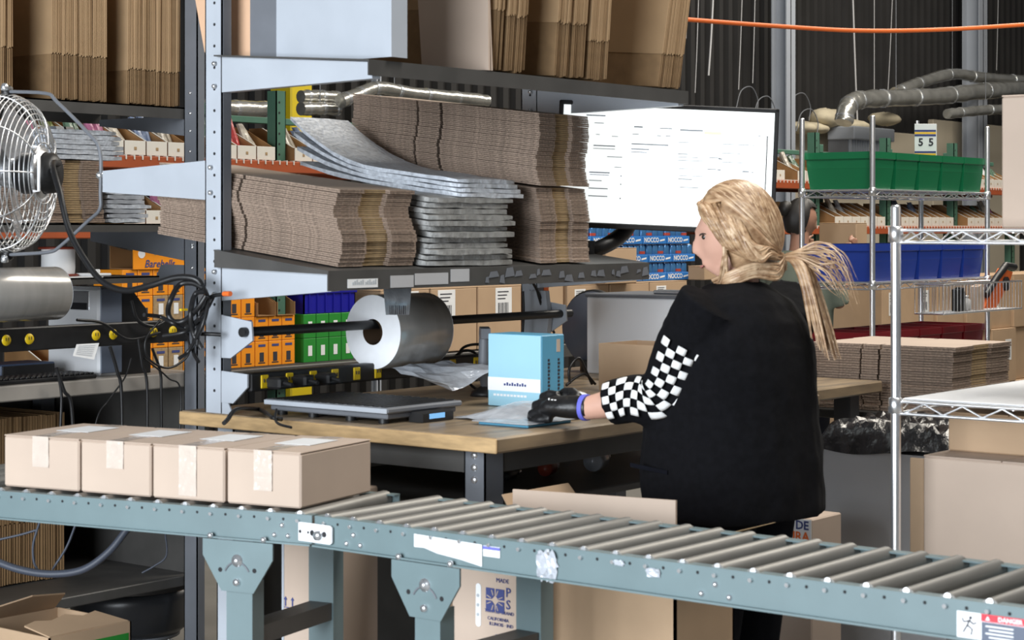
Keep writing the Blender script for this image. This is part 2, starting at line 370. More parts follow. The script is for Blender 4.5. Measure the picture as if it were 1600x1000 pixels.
# coupling plate over the joint, stickers and torn tape on the near rail
m = MB(); w = .058
m.prism([(-w, -.016), (-w+.006, -.02), (w-.006, -.02), (w, -.016), (w, .016), (w-.006, .02), (-w+.006, .02), (-w, .016)], PR+DR*0+Vector((-.004, 0, -.036)), (0, -1, 0), (0, 0, 1), (-.004, 0, 0))
cp = m.build('coupling_plate', 'white', convR)
m = MB()
for dy, r in ((-.036, .004), (0, .0065), (.036, .0065), (-.012, .003)): m.cyl(PR+Vector((-.0086, -dy, -.036)), PR+Vector((-.0075, -dy, -.036)), r, 8)
stuff(m.build('plate_holes', 'hole', cp))
m = MB(); m.lathe([(0, .012), (.010, .011), (.011, 0)], PR+Vector((-.008, -.022, -.039)), (-1, 0, 0), 10); m.build('plate_bolt', 'zinc', cp)
def on_rail(px): return PR.y-solve_s(PR, DR, px)
def sticker(name, label, pxs, z0, z1, m='paper', jag=False, th=.0012):
    b = MB(); y0, y1 = on_rail(pxs[0]), on_rail(pxs[1])
    if jag: poly = [(0, z1), (y0-y1, z1-.004), (y0-y1, z0-.008), ((y0-y1)*.7, z0), ((y0-y1)*.35, z0+.006), ((y0-y1)*.15, z0+.014), (0, z0+.013)]
    else: poly = [(0, z1), (y0-y1, z1), (y0-y1, z0), (0, z0)]
    b.prism(poly, (PR.x-.001, y0, CZ), (0, -1, 0), (0, 0, 1), (-th, 0, 0)); return b.build(name, m, convR)
s1 = sticker('paper_sticker', '', (648, 754), -.050, -.010, 'paper', True); s1['label'] = 'torn white paper sticker'
s2 = sticker('tape_sticker', '', (756, 782), -.036, -.015, 'white'); s2['label'] = 'short blue-white sticker'
m = MB(); y0, y1 = on_rail(756), on_rail(782); m.box(PR.x-.003, PR.x-.0022, y1, y0, CZ-.022, CZ-.016); m.build('sticker_stripe', 'band', s2)
dg0, dg1, dg2 = on_rail(1496), on_rail(1534), on_rail(1612)
lb = sticker('warning_label', '', (1496, 1612), -.062, -.018, 'white'); lb['label'] = 'red and white danger warning label'
m = MB(); m.box(PR.x-.003, PR.x-.0022, dg2, dg1, CZ-.030, CZ-.018); m.build('label_band', mat('danger_red', (.70, .03, .05), .5), lb)
m = MB(); m.box(PR.x-.003, PR.x-.0022, dg2, dg1-.001, CZ-.062, CZ-.031); m.build('label_panel', mat('slate_label_panel', (.10, .12, .17), .5), lb)
text(lb, 'DANGER', .0105, 'white', (PR.x-.0034, (dg1+dg2)/2-.008, CZ-.0242), 'u', .0003)
m = MB(); m.prism([(-.004, -.003), (.004, -.003), (0, .004)], (PR.x-.0032, dg1-.012, CZ-.0245), (0, -1, 0), (0, 0, 1), (-.0004, 0, 0)); m.build('warning_triangle', 'white', lb)
m = MB()
for i in range(4): m.box(PR.x-.0034, PR.x-.003, dg2+.03, dg1-.008-(i % 2)*.006, CZ-.0385-i*.006, CZ-.036-i*.006)
stuff(m.build('fine_print', 'paper', lb))
m = MB(); o = Vector((PR.x-.0026, (dg0+dg1)/2, CZ-.040)); Q = lambda y, z: o+Vector((0, -y, z))
m.cyl(Q(.003, .013)+Vector((-.0004, 0, 0)), Q(.003, .013), .0028, 8)
for pl in ([(.002, .010), (-.003, .0), (-.010, -.012)], [(-.003, 0), (.006, -.006), (.004, -.015)], [(.001, .008), (-.009, .005), (-.012, .011)], [(.001, .008), (.008, .003), (.013, .006)]): m.tube([Q(*p) for p in pl], .0013, 5)
stuff(m.build('falling_figure_pictogram', 'ink', lb))
def crumple(name, m, c, size, seed, parent=None, sub=9):
    rnd = random.Random(seed); b = MB(); n = sub; g = []
    for i in range(n):
        for j in range(n): g.append((c[0]-abs(rnd.gauss(0, .35))*size[0]-.0015, c[1]+size[1]*(j/(n-1)-.5)*(1+rnd.uniform(-.15, .15))*(1-.35*abs(i/(n-1)-.5)), c[2]+size[2]*(i/(n-1)-.5)+rnd.uniform(-.08, .08)*size[2]))
    b.add(g, [(i*n+j, i*n+j+1, (i+1)*n+j+1, (i+1)*n+j) for i in range(n-1) for j in range(n-1)]); return b.build(name, m, parent)
sc = crumple('torn_tape', 'bag', (PR.x-.0005, on_rail(856), CZ-.037), (.008, .05, .058), 3, convR); sc['label'] = 'crumpled clear tape'
crumple('torn_tape', 'bag', (PR.x-.0005, on_rail(1022), CZ-.024), (.003, .035, .016), 5, convR, 5)
crumple('torn_tape', 'bag', (PR.x-.0005, on_rail(968), CZ-.014), (.003, .025, .010), 6, convR, 5)

# ------------------------------------------------------------------ four taped cartons on the left conveyor
def carton(name, label, cat, x0, x1, y0, y1, z0, z1, m='kraft_pk', tape='u', group=None, rz=0, flaps=True, top_label=False):
    cx, cy = (x0+x1)/2, (y0+y1)/2; t = thing(name, label, cat, (cx, cy, z0), group)
    part(t, 'carton_body', m, lambda b: b.bbox(x0, x1, y0, y1, z0, z1-.003, .004))
    g = .0012
    if flaps:
        if tape == 'u': part(t, 'top_flap', m, lambda b: b.bbox(x0, x1, y0, cy-g, z1-.003, z1, .0015)); part(t, 'top_flap', m, lambda b: b.bbox(x0, x1, cy+g, y1, z1-.003, z1, .0015))
        else: part(t, 'top_flap', m, lambda b: b.bbox(x0, cx-g, y0, y1, z1-.003, z1, .0015)); part(t, 'top_flap', m, lambda b: b.bbox(cx+g, x1, y0, y1, z1-.003, z1, .0015))
    if tape == 'u':
        rnd = random.Random(label); b = MB(); w = .024; h = (z1-z0)*rnd.uniform(.5, .95); n = 7
        v = [(x0-.0012-rnd.uniform(0, .0018), cy+w*(j/(n-1)*2-1), z1+.001-h*i/9) for i in range(10) for j in range(n)]
        b.add(v, [(i*n+j, (i+1)*n+j, (i+1)*n+j+1, i*n+j+1) for i in range(9) for j in range(n-1)])
        b.box(x0-.001, x1, cy-w, cy+w, z1, z1+.0008); b.build('tape_strip', 'tape', t)
    if top_label: part(t, 'shipping_label', 'paper', lambda b: b.box(cx-.03, cx+.09, cy-.045, cy+.05, z1+.001, z1+.0018))
    if rz: t.rotation_euler = (0, 0, rz)
    return t
ang = math.atan2(dl.y, dl.x)-PI/2
cb = [((345, 461), .30, 'last of four, nearest the joint'), ((232, 345), .29, 'third of four from the left'), ((123, 233), .29, 'second of four from the left'), ((6, 124), .29, 'at the far left end')]
for (pa_, pb_), ln, wh in cb:
    s0 = solve_s(PL, DL, pb_); s1_ = solve_s(PL, DL, pa_); c0 = PL+DL*((s0+s1_)/2)*1.035+NL*(.03+ln/2); wd = (s1_-s0)*1.0; hz = .122
    zb = CZ-.0125+.0195
    t = carton('shipping_carton', 'taped kraft carton on the left conveyor, '+wh, 'carton', c0.x-ln/2, c0.x+ln/2, c0.y-wd/2, c0.y+wd/2, zb, zb+hz, 'kraft_pk', 'u', 'taped cartons on the conveyor', rz=ang, top_label=True)
# ================================================================== PACKING BENCH A
AX0, AX1, AY0, AY1 = 3.535, 5.08, 2.86, 3.97
P1A, P2A, PB = 3.548, 4.93, 3.85
benchA = thing('packing_bench', 'maple-topped packing bench with tall perforated posts and two sloping shelves', 'workbench', (AX0, AY0, 0))
tp = part(benchA, 'bench_top', 'wood', lambda b: b.bbox(AX0, AX1, AY0, AY1, .962, 1.0, .005))
part(tp, 'front_edge', 'wood_ed', lambda b: b.bbox(AX0-.003, AX0+.004, AY0-.002, AY1, .963, .998, .002))
for (x, y) in ((3.60, 2.98), (3.60, 3.86), (4.98, 2.98), (4.98, 3.86)):
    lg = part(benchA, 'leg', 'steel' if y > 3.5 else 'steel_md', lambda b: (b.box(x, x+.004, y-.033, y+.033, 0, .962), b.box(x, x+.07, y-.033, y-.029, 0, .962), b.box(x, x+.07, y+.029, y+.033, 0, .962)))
    if y < 3.5 and x < 4:
        for z in (.945, .915, .885): part(lg, 'bolt', 'zinc', lambda b: b.lathe([(0, .006), (.008, .005), (.010, 0)], (x, y, z), (-1, 0, 0), 10))
part(benchA, 'apron', 'steel_dk', lambda b: (b.box(3.62, 5.0, 2.95, 2.955, .90, .962), b.box(3.605, 3.61, 2.95, 3.9, .90, .962)))
part(benchA, 'lower_shelf', 'steel_dk', lambda b: b.bbox(3.70, 4.97, 3.02, 3.82, .78, .80, .003))
part(benchA, 'dark_back_sheet', 'steel_dk', lambda b: b.box(3.70, 4.97, 3.90, 3.91, .10, .95))  # dark panel added to give the deep shade under the bench
def post(parent, x, y, z0, z1, m, holes=True, w=.033, d=.032):
    p = part(parent, 'upright_post', m, lambda b: (b.box(x, x+.004, y-w, y+w, z0, z1), b.box(x, x+d, y-w, y-w+.004, z0, z1), b.box(x, x+d, y+w-.004, y+w, z0, z1)))
    if holes:
        b = MB(); z = z0+.06
        while z < z1: b.cyl((x-.0008, y-.004, z), (x+.001, y-.004, z), .0045, 6); z += .058
        stuff(b.build('post_holes', 'hole', p))
    part(p, 'shaded_flank', 'steel_md', lambda b: b.box(x+.004, x+d+.001, y-w-.0012, y-w, z0, z1))  # shade put into the paint of the flank turned from the light
    return p
pA1 = post(benchA, P1A, PB, 1.0, 2.4, 'steel'); pA2 = post(benchA, P2A, PB, 1.0, 2.4, 'steel')
def arm(parent, x, y0, y1, r0, r1, t0, t1, m='steel', th=.03, name='shelf_arm', bolts=True):
    b = MB(); b.prism([(y0, r0), (y1, t0), (y1, t1), (y0, r1)], (x, 0, 0), (0, 1, 0), (0, 0, 1), (th, 0, 0)); o = b.build(name, m, parent)
    if bolts:
        b = MB(); sg = 1 if y0 > y1 else -1
        for z in (r0+(r1-r0)*.18, r0+(r1-r0)*.82): b.lathe([(0, .006), (.006, .005), (.007, 0)], (x-.004, y0+sg*.025, z), (-1, 0, 0), 8)
        stuff(b.build('arm_bolts', 'zinc', o))
    return o
for px_, pp in ((P1A, pA1), (P2A, pA2)):
    arm(pp, px_, PB-.033, 3.27, 1.862, 1.957, 1.873, 1.9145); arm(pp, px_, PB-.033, 3.41, 1.303, 1.397, 1.336, 1.385)
arm(pA1, P1A, PB+.033, 4.31, 1.574, 1.68, 1.60, 1.66)
for px_, pp in ((P1A, pA1), (P2A, pA2)):
    part(pp, 'bar_bracket', 'steel', lambda b: b.prism([(PB-.035, 1.265), (3.70, 1.25), (3.695, 1.20), (PB-.07, 1.15), (PB-.035, 1.15)], (px_-.004, 0, 0), (0, 1, 0), (0, 0, 1), (.006, 0, 0)))
    part(pp, 'power_strip_bracket', 'steel', lambda b: b.prism([(PB-.035, 1.115), (3.715, 1.11), (3.715, 1.075), (PB-.08, 1.03), (PB-.035, 1.03)], (px_-.004, 0, 0), (0, 1, 0), (0, 0, 1), (.006, 0, 0)))
    part(pp, 'foot_gusset', 'steel', lambda b: b.prism([(PB-.033, 1.0), (PB-.075, 1.0), (PB-.033, 1.07)], (px_, 0, 0), (0, 1, 0), (0, 0, 1), (.004, 0, 0)))
def tray(parent, name, x0, x1, yb, yf, zb, zf, lip, m='steel_dk'):
    b = MB(); t = .004
    b.prism([(yb, zb), (yf, zf), (yf, zf-lip), (yf+t*(1 if yb > yf else -1), zf-lip), (yf+t*(1 if yb > yf else -1), zf-t), (yb, zb-t)], (x0, 0, 0), (0, 1, 0), (0, 0, 1), (x1-x0, 0, 0)); return b.build(name, m, parent)
upA = tray(benchA, 'upper_shelf', 3.53, 4.98, 3.83, 3.265, 1.962, 1.92, .040)
loA = tray(benchA, 'lower_display_shelf', 3.53, 4.97, 3.83, 3.405, 1.440, 1.389, .052)
part(loA, 'end_flange', 'steel_dk', lambda b: b.prism([(3.83, 1.438), (3.407, 1.387), (3.407, 1.38), (3.83, 1.392)], (3.532, 0, 0), (0, 1, 0), (0, 0, 1), (.005, 0, 0)))
def shelf_y(z0, y0, z1, y1, y): return z0+(z1-z0)*(y-y0)/(y1-y0)
# faded label and peeling tape on the lower shelf lip
fl = part(loA, 'shelf_label', 'paper', lambda b: b.box(atb(545, 445, 3.4).x, atb(592, 445, 3.4).x, 3.4035, 3.4045, 1.343, 1.366)); fl['label'] = 'faded paper shelf label'
b = MB()
for k in range(2):
    xa = atb(552+k*20, 445, 3.4).x
    for q in range(6): b.box(xa+q*.0075, xa+q*.0075+.005, 3.4028, 3.4035, 1.351, 1.358+.003*((q*7) % 3))
stuff(b.build('label_print', 'grey_ink', fl))
for pxs, z0, z1 in (((612, 648), 1.34, 1.372), ((650, 702), 1.345, 1.376), ((706, 735), 1.350, 1.385)):
    part(loA, 'tape_patch', 'gplast', lambda b: b.box(atb(pxs[0], 440, 3.4).x, atb(pxs[1], 440, 3.4).x, 3.4035, 3.4045, z0, z1))
rnd = random.Random(4); b = MB(); x = atb(760, 440, 3.4).x
while x < 4.95:
    h = rnd.uniform(.012, .03); wv = rnd.uniform(.012, .05); b.prism([(0, 0), (wv, rnd.uniform(-.006, .006)), (wv*.8, h), (wv*.2, h*.9)], (x, 3.4035, 1.342+rnd.uniform(0, .02)), (1, 0, 0), (0, 0, 1), (0, -.001, 0)); x += wv*rnd.uniform(.8, 2)
stuff(b.build('torn_tape_residue', 'steel_md', loA))
# divider box on the upper shelf
dv = part(upA, 'end_divider', 'steel', lambda b: (b.box(3.60, 3.604, 3.256, 3.663, 1.93, 2.32), b.box(3.60, 3.66, 3.252, 3.256, 1.93, 2.32)))
part(dv, 'divider_flange', 'steel_md', lambda b: b.box(3.602, 3.606, 3.663, 3.765, 1.952, 2.32))
# ------------------------------------------------------------------ hanging bar, film roll, power strip on A
bar = part(benchA, 'roll_bar', 'black', lambda b: (b.cyl((P1A-.02, 3.72, 1.222), (P2A+.05, 3.72, 1.222), .013, 12)))
def film_roll(label, x0, x1, y, z, r, rc, group=None):
    t = thing('film_roll', label, 'film roll', ((x0+x1)/2, y, z-r))
    part(t, 'film_winding', 'film', lambda b: b.lathe([(r-.002, x0), (r, x0+.004), (r, x1-.004), (r-.002, x1)], (0, y, z), (1, 0, 0), 40))
    part(t, 'film_end_face', 'film_end', lambda b: (b.lathe([(rc+.004, x0+.001), (r-.001, x0-.0005)], (0, y, z), (-1, 0, 0), 40) if False else b.add([Vector((x0-.0005, y+rr*math.cos(a), z+rr*math.sin(a))) for rr in (rc, r-.001) for a in [2*PI*i/40 for i in range(40)]], [(i, (i+1) % 40, 40+(i+1) % 40, 40+i) for i in range(40)])))
    part(t, 'film_end_face', 'film_end', lambda b: b.add([Vector((x1+.0005, y+rr*math.cos(a), z+rr*math.sin(a))) for rr in (rc, r-.001) for a in [2*PI*i/40 for i in range(40)]], [(i, 40+i, 40+(i+1) % 40, (i+1) % 40) for i in range(40)]))
    part(t, 'core_tube', 'core', lambda b: (b.lathe([(rc, x0-.003), (rc, x1+.003)], (0, y, z), (1, 0, 0), 28), b.lathe([(rc-.005, x0-.003), (rc-.005, x1+.003)], (0, y, z), (1, 0, 0), 28)))
    return t
rl = film_roll('wide roll of clear film with white end hung on the black bar above the scale', 4.04, 4.27, 3.72, 1.201, .107, .037)
# curled paper tag stuck to the roll, and loose film tail hanging below it
tgb = MB(); n = 8
tgb.add([atb(598+46*j-6*(i/n)*(1 if j else -1)*.8, 440+52*i/n, 3.55-.02*math.sin(i/n*3)) for i in range(n+1) for j in (0, .5, 1)], [(i*3+j, i*3+j+1, i*3+j+4, i*3+j+3) for i in range(n) for j in (0, 1)], True)
tg = tgb.build('barcode_tag', 'bag'); tag(tg, 'curled translucent barcode tag hanging from the shelf lip over the film roll', 'tag')
b = MB(); c = atb(620, 474, 3.548)
for i in range(9): q = atb(608+i*3, 482, 3.52); b.box(q.x, q.x+.0022+.001*(i % 2), q.y-.002, q.y-.0015, q.z-.016, q.z+.008)
stuff(b.build('barcode_print', 'ink', tg))
b = MB(); rnd = random.Random(12); rows = 7; cols = 9; vs_ = []
for i in range(rows):
    for j in range(cols):
        u_, v_ = i/(rows-1), j/(cols-1); vs_.append((4.02+.28*v_+.05*u_, 3.66-.16*u_+.01*rnd.uniform(-1, 1), 1.105-.065*u_*(.6+.4*math.sin(v_*5))+.006*rnd.uniform(-1, 1)))
b.add(vs_, [(i*cols+j, i*cols+j+1, (i+1)*cols+j+1, (i+1)*cols+j) for i in range(rows-1) for j in range(cols-1)]); part_f = b.build('loose_film_tail', 'bag', rl)
def power_strip(label, x0, x1, y, z, xs, h=.05, rnd_=False):
    t = thing('power_strip', label, 'power strip', ((x0+x1)/2, y, z-h/2))
    part(t, 'housing', 'black', lambda b: b.bbox(x0, x1, y-.02, y+.02, z-h/2, z+h/2, .004))
    for x in xs:
        s = part(t, 'socket', 'yellow', lambda b: b.lathe([(0, .0045), (.015, .004), (.0175, 0)], (x, y-.02, z), (0, -1, 0), 18) if rnd_ else b.bbox(x-.014, x+.014, y-.0235, y-.019, z-.018, z+.018, .004))
        part(s, 'socket_slots', 'ink', lambda b: (b.box(x-.006, x-.004, y-.0255, y-.0234, z-.002, z+.008), b.box(x+.004, x+.006, y-.0255, y-.0234, z-.002, z+.008)))
    return t
psA = power_strip('black power strip with square yellow sockets mounted behind the scale', P1A+.01, P2A, 3.735, 1.087, [atb(p, 600, 3.72).x for p in (411, 450, 487, 521, 555, 588, 705, 742)])
for i, (p, ln) in enumerate(((428, .05), (468, .06), (504, .05))):
    x = atb(p, 600, 3.70).x; m = MB(); m.bbox(x-.02, x+.02, 3.66, 3.712, 1.068, 1.10, .006); m.cyl((x, 3.66, 1.085), (x, 3.63, 1.08), .006, 8)
    tag(m.build('plug_adapter', 'black'), 'black plug adapter in the power strip behind the scale, %s from the post' % ORD[i], 'plug', 'plug adapters behind the scale')

# ------------------------------------------------------------------ bench scale
sx0, sx1, sy0, sy1 = 3.60, 3.895, 3.265, 3.71
scl = thing('bench_scale', 'flat black bench scale with ribbed platform and blue readout', 'scale', (3.75, 3.48, 1.0))
pf = part(scl, 'platform', 'steel_md', lambda b: b.bbox(sx0, sx1, sy0, sy1, 1.027, 1.042, .004))
part(pf, 'platform_front_strip', 'steel', lambda b: b.bbox(sx0-.002, sx0+.001, sy0+.002, sy1-.002, 1.028, 1.040, .0008))
for i in range(14): part(pf, 'rib', 'black', lambda b: b.box(sx0+.012, sx1-.012, sy0+.02+i*.03, sy0+.034+i*.03, 1.042, 1.0445))
part(scl, 'underframe', 'steel_md', lambda b: b.bbox(sx0+.012, sx1-.012, sy0+.012, sy1-.012, 1.012, 1.027, .003))
for x in (sx0+.03, sx1-.03):
    for y in (sy0+.04, sy0+.155, sy1-.155, sy1-.04): part(scl, 'foot', 'black', lambda b: b.cyl((x, y, 1.0005), (x, y, 1.013), .014, 10))
rd = part(scl, 'readout', 'black', lambda b: b.prism([(0, 0), (.048, 0), (.048, .022), (.012, .026), (0, .012)], (sx0+.09, sy0+.008, 1.001), (0, -1, 0), (0, 0, 1), (.12, 0, 0)))
part(rd, 'display', 'lcd', lambda b: b.add([(sx0+.115, sy0-.0385, 1.0090), (sx0+.175, sy0-.0385, 1.0090), (sx0+.175, sy0-.0385, 1.022), (sx0+.115, sy0-.0385, 1.022), (sx0+.115, sy0-.041, 1.0090), (sx0+.175, sy0-.041, 1.0090), (sx0+.175, sy0-.041, 1.022), (sx0+.115, sy0-.041, 1.022)], [(4, 5, 6, 7), (0, 3, 2, 1), (0, 1, 5, 4), (2, 3, 7, 6), (0, 4, 7, 3), (1, 2, 6, 5)]))
def cable(name, label, ctrl, r, m='rubber', cat='cable', group=None, n=8):
    b = MB(); b.tube(curve_pts(ctrl, n), r, 7); return tag(b.build(name, m), label, cat, group)
cable('scale_cable', 'black cable with a white tie at the bench corner beside the scale', [atz(440, 655, 1.006), atz(425, 652, 1.012), atz(405, 640, 1.01), atz(370, 640, 1.03), atz(356, 655, 1.012), atz(350, 661, 1.006)], .006)
cable('scale_lead', 'thin black lead curling from under the scale onto the bench edge', [atz(432, 640, 1.03), atz(430, 655, 1.01), atz(437, 663, 1.004), atz(455, 668, 1.004)], .0035)

# ------------------------------------------------------------------ bench goods
def printed_box(): pass
bx = thing('blue_carton', 'light blue carton with a white band standing on the bench by the gloved hand', 'carton', (4.22, 3.305, 1.0))
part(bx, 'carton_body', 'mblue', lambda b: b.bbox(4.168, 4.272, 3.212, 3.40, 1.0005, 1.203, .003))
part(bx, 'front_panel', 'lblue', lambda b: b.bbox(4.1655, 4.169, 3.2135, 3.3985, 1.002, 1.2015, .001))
wb = part(bx, 'white_band', 'white', lambda b: b.box(4.1645, 4.1656, 3.2135, 3.3985, 1.045, 1.082))
b = MB()
for i in range(9): b.box(4.1638, 4.1646, 3.335-i*.009, 3.341-i*.009, 1.060, 1.066+.003*(i % 2))
stuff(b.build('band_lettering', 'blue_ink', wb))
b = MB()
for i in range(10): b.box(4.1648, 4.1656, 3.37-i*.012, 3.379-i*.012, 1.030, 1.036)
stuff(b.build('panel_lettering', 'white', bx))
b = MB()
for k, xx in ((0, 4.20), (1, 4.245)):
    for i in range(11): b.box(xx-.004, xx+.004+.002*(i % 2), 3.2112, 3.2122, 1.03+i*.010, 1.037+i*.010)
stuff(b.build('side_lettering', 'ink', bx))
part(bx, 'side_label', 'kraft_pk', lambda b: b.box(4.236, 4.252, 3.2112, 3.2122, 1.155, 1.19))
ob = thing('open_carton', 'small open brown carton on the bench in front of the woman', 'carton', (4.8, 3.3, 1.0))
for nm, a in (('side_wall', (4.75, 4.755, 3.16, 3.44)), ('side_wall', (4.945, 4.95, 3.16, 3.44)), ('end_wall', (4.755, 4.945, 3.16, 3.165)), ('end_wall', (4.755, 4.945, 3.435, 3.44))):
    part(ob, nm, 'kraft', lambda b: b.box(*a, 1.0005, 1.146))
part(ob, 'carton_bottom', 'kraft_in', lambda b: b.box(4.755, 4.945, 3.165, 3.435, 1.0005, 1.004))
# clear mailer bag under the glove and plastic wrap behind the hand
def sheet_thing(name, label, cat, m, fn, nu=12, nv=10, th=0):
    b = MB(); b.add([fn(i/(nu-1), j/(nv-1)) for i in range(nu) for j in range(nv)], [(i*nv+j, (i+1)*nv+j, (i+1)*nv+j+1, i*nv+j+1) for i in range(nu-1) for j in range(nv-1)], True)
    return tag(b.build(name, m), label, cat)
rn = random.Random(3)
sheet_thing('poly_bag', 'clear plastic bag being slid over goods under the gloved hand', 'bag', 'bag', lambda u_, v_: (3.82+.30*u_, 3.00+.24*v_-.05*u_, 1.003+.04*math.sin(u_*PI)*math.sin(v_*PI)+.03*max(0, u_-.5)*v_+.004*rn.random()))
sheet_thing('plastic_wrap', 'crumpled white plastic wrap behind the gloved hand', 'wrap', 'paper', lambda u_, v_: (4.10+.13*u_, 3.03+.13*v_, 1.003+.055*math.sin(u_*PI)*(.5+.5*math.sin(v_*2.6))+.006*rn.random()))
fld = thing('blue_packet', 'flat blue packet lying on the bench under the gloved fingers', 'packet', (3.86, 3.04, 1.0))
part(fld, 'packet_body', 'mblue', lambda b: b.bbox(3.76, 3.94, 2.94, 3.10, 1.0005, 1.008, .002))
part(fld, 'packet_sleeve', 'bag', lambda b: b.bbox(3.745, 3.95, 2.93, 3.11, 1.0085, 1.0105, .001))

# ------------------------------------------------------------------ bundles of flattened cartons
def blank_outline(L, W):        # flat folded carton: slots cut into both short ends
    return [(0, 0), (L*.50, 0), (L*.50, .035), (L*.515, .035), (L*.515, 0), (L*.63, 0), (L*.63, .03), (L*.642, .03), (L*.642, 0), (L, 0), (L, W*.32), (L-.012, W*.34), (L-.012, W*.64), (L, W*.66), (L, W), (L*.642, W), (L*.642, W-.03), (L*.63, W-.03), (L*.63, W), (L*.515, W), (L*.515, W-.035), (L*.50, W-.035), (L*.50, W), (0, W), (0, W*.66), (.012, W*.64), (.012, W*.34), (0, W*.32)]
_bm = {}
def flat_bundle(label, x0, x1, y0, y1, z0, z1, n, seed, tilt=0, top='kraft_pk', group='bundles of flattened cartons', wave=.012):
    """sheets lie flat; y is the long way, x the width; tilt = z slope per metre of y"""
    rnd = random.Random(seed); t = thing('flattened_carton_bundle', label, 'cartons', ((x0+x1)/2, (y0+y1)/2, z0), group)
    th = (z1-z0)/n; key = (round(y1-y0, 2), round(x1-x0, 2), round(th, 4), tilt)
    if key not in _bm:
        L, W = y1-y0, x1-x0; ol = blank_outline(L, W); b = MB(); g = th*.08
        for (c0, c1) in ((g, th*.46), (th*.54, th-g*.3)):
            b.prism([(q, p) for p, q in ol][::-1], (-W/2, -L/2, c0), (1, 0, 0), (0, 1, tilt), (0, 0, c1-c0))
        me = b.mesh('flattened_carton', M['kraft_ed'])
        me.materials.append(M['kraft_yl']); me.materials.append(M[top])
        for p in me.polygons:
            if abs(p.normal.z) > .9: p.material_index = 2
            elif abs(p.normal.x) < .5 and p.center.y < 0: p.material_index = 1 if abs(p.center.x) < W*.17 else 0
        _bm[key] = me
    me = _bm[key]; ph = rnd.uniform(0, 6); amp = wave
    for i in range(n):
        dx = amp*math.sin(ph+i*.33)+rnd.uniform(-.002, .002); dy = amp*.8*math.sin(ph*2+i*.42)+rnd.uniform(-.003, .003)
        inst(me, (dx, dy, i*th), t, (0, 0, rnd.uniform(-.006, .006)), 'flattened_carton')
    return t
_vs = {}
def upright_bundle(label, x0, x1, y0, y1, z0, z1, n, seed, crease=.13, lean=0, group='upright bundles of flattened cartons', m='kraft', m2='kraft_yl', rx=0):
    rnd = random.Random(seed); t = thing('upright_carton_bundle', label, 'cartons', ((x0+x1)/2, (y0+y1)/2, z0), group)
    th = (x1-x0)/n; key = (round(th, 4), round(y1-y0, 2), round(z1-z0, 2), crease, m)
    if key not in _vs:
        W, H = y1-y0, z1-z0
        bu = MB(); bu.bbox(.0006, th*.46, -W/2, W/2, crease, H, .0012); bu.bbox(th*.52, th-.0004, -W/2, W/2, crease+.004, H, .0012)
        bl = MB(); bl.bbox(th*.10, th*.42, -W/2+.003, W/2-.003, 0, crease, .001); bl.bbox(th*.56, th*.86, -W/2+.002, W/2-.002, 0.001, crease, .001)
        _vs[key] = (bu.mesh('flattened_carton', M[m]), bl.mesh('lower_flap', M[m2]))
    u_, l_ = _vs[key]
    for i in range(n):
        o = inst(u_, ((x0-(x0+x1)/2)+i*th, rnd.uniform(-.005, .004), rnd.uniform(0, .006)), t, (rnd.uniform(-.01, .01), lean+rnd.uniform(-.004, .004), 0), 'flattened_carton')
        inst(l_, (0, 0, 0), o, (0, 0, 0), 'lower_flap')
    t.rotation_euler = (rx, 0, 0); return t
zlo = 1.404
flat_bundle('wavy stack of flattened cartons beside the near post on the middle shelf', 3.595, 3.885, 3.43, 4.13, 1.3965, 1.598, 19, 1, tilt=.12)
flat_bundle('lower stack of flattened cartons at the far end of the middle shelf', 4.42, 4.66, 3.415, 4.10, 1.3945, 1.6145, 20, 2, tilt=.12)
flat_bundle('upper stack of flattened cartons rising above the far end of the middle shelf', 4.41, 4.65, 3.41, 4.15, 1.620, 1.832, 19, 9, tilt=.12, wave=.005)
# bubble mailers lying between the stacks
mg = 'silver bubble mailers on the middle shelf'; rnd = random.Random(21)
def mailer(label, x0, x1, y0, y1, z, th, m, bend=0, group=None, seed=0, tilt=0):
    r2 = random.Random(seed); b = MB(); nu, nv = 7, 12
    def P(u_, v_, s_):
        yy = y0+(y1-y0)*v_; puff = min(1, .8+4*min(u_, 1-u_))*min(1, .8+4*min(v_, 1-v_))
        return (x0+(x1-x0)*u_, yy, z+tilt*(yy-3.41)+bend*max(0, v_-.45)**2*2.2+s_*th*.5*puff+th*.5+.0015*r2.uniform(-1, 1))
    top = [P(i/(nu-1), j/(nv-1), 1) for i in range(nu) for j in range(nv)]; bot = [P(i/(nu-1), j/(nv-1), -1) for i in range(nu) for j in range(nv)]
    f = [(i*nv+j, (i+1)*nv+j, (i+1)*nv+j+1, i*nv+j+1) for i in range(nu-1) for j in range(nv-1)]
    b.add(top, f, True); b.add(bot, [tuple(reversed(q)) for q in f], True); e_ = [i*nv for i in range(nu)]+[(nu-1)*nv+j for j in range(1, nv)]+[i*nv+nv-1 for i in range(nu-2, -1, -1)]+[j for j in range(nv-2, 0, -1)]; k_ = nu*nv
    b.add(top+bot, [(e_[i], k_+e_[i], k_+e_[(i+1) % len(e_)], e_[(i+1) % len(e_)]) for i in range(len(e_))], True); return tag(b.build('bubble_mailer', m), label, 'mailer', group)
z = 1.392
for i in range(12):
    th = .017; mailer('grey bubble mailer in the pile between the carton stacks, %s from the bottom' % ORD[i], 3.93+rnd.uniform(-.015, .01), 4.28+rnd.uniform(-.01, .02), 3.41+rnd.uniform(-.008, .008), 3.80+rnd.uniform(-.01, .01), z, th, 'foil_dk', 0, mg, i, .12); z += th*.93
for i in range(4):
    mailer('silver bubble mailer on top of the pile, curling up behind, %s from the bottom' % ORD[i], 4.06+i*.006, 4.34-i*.004, 3.41+.008*i, 4.03+.02*i, z, .014, 'foil', .04+.045*i, mg, 40+i, .12); z += .0125
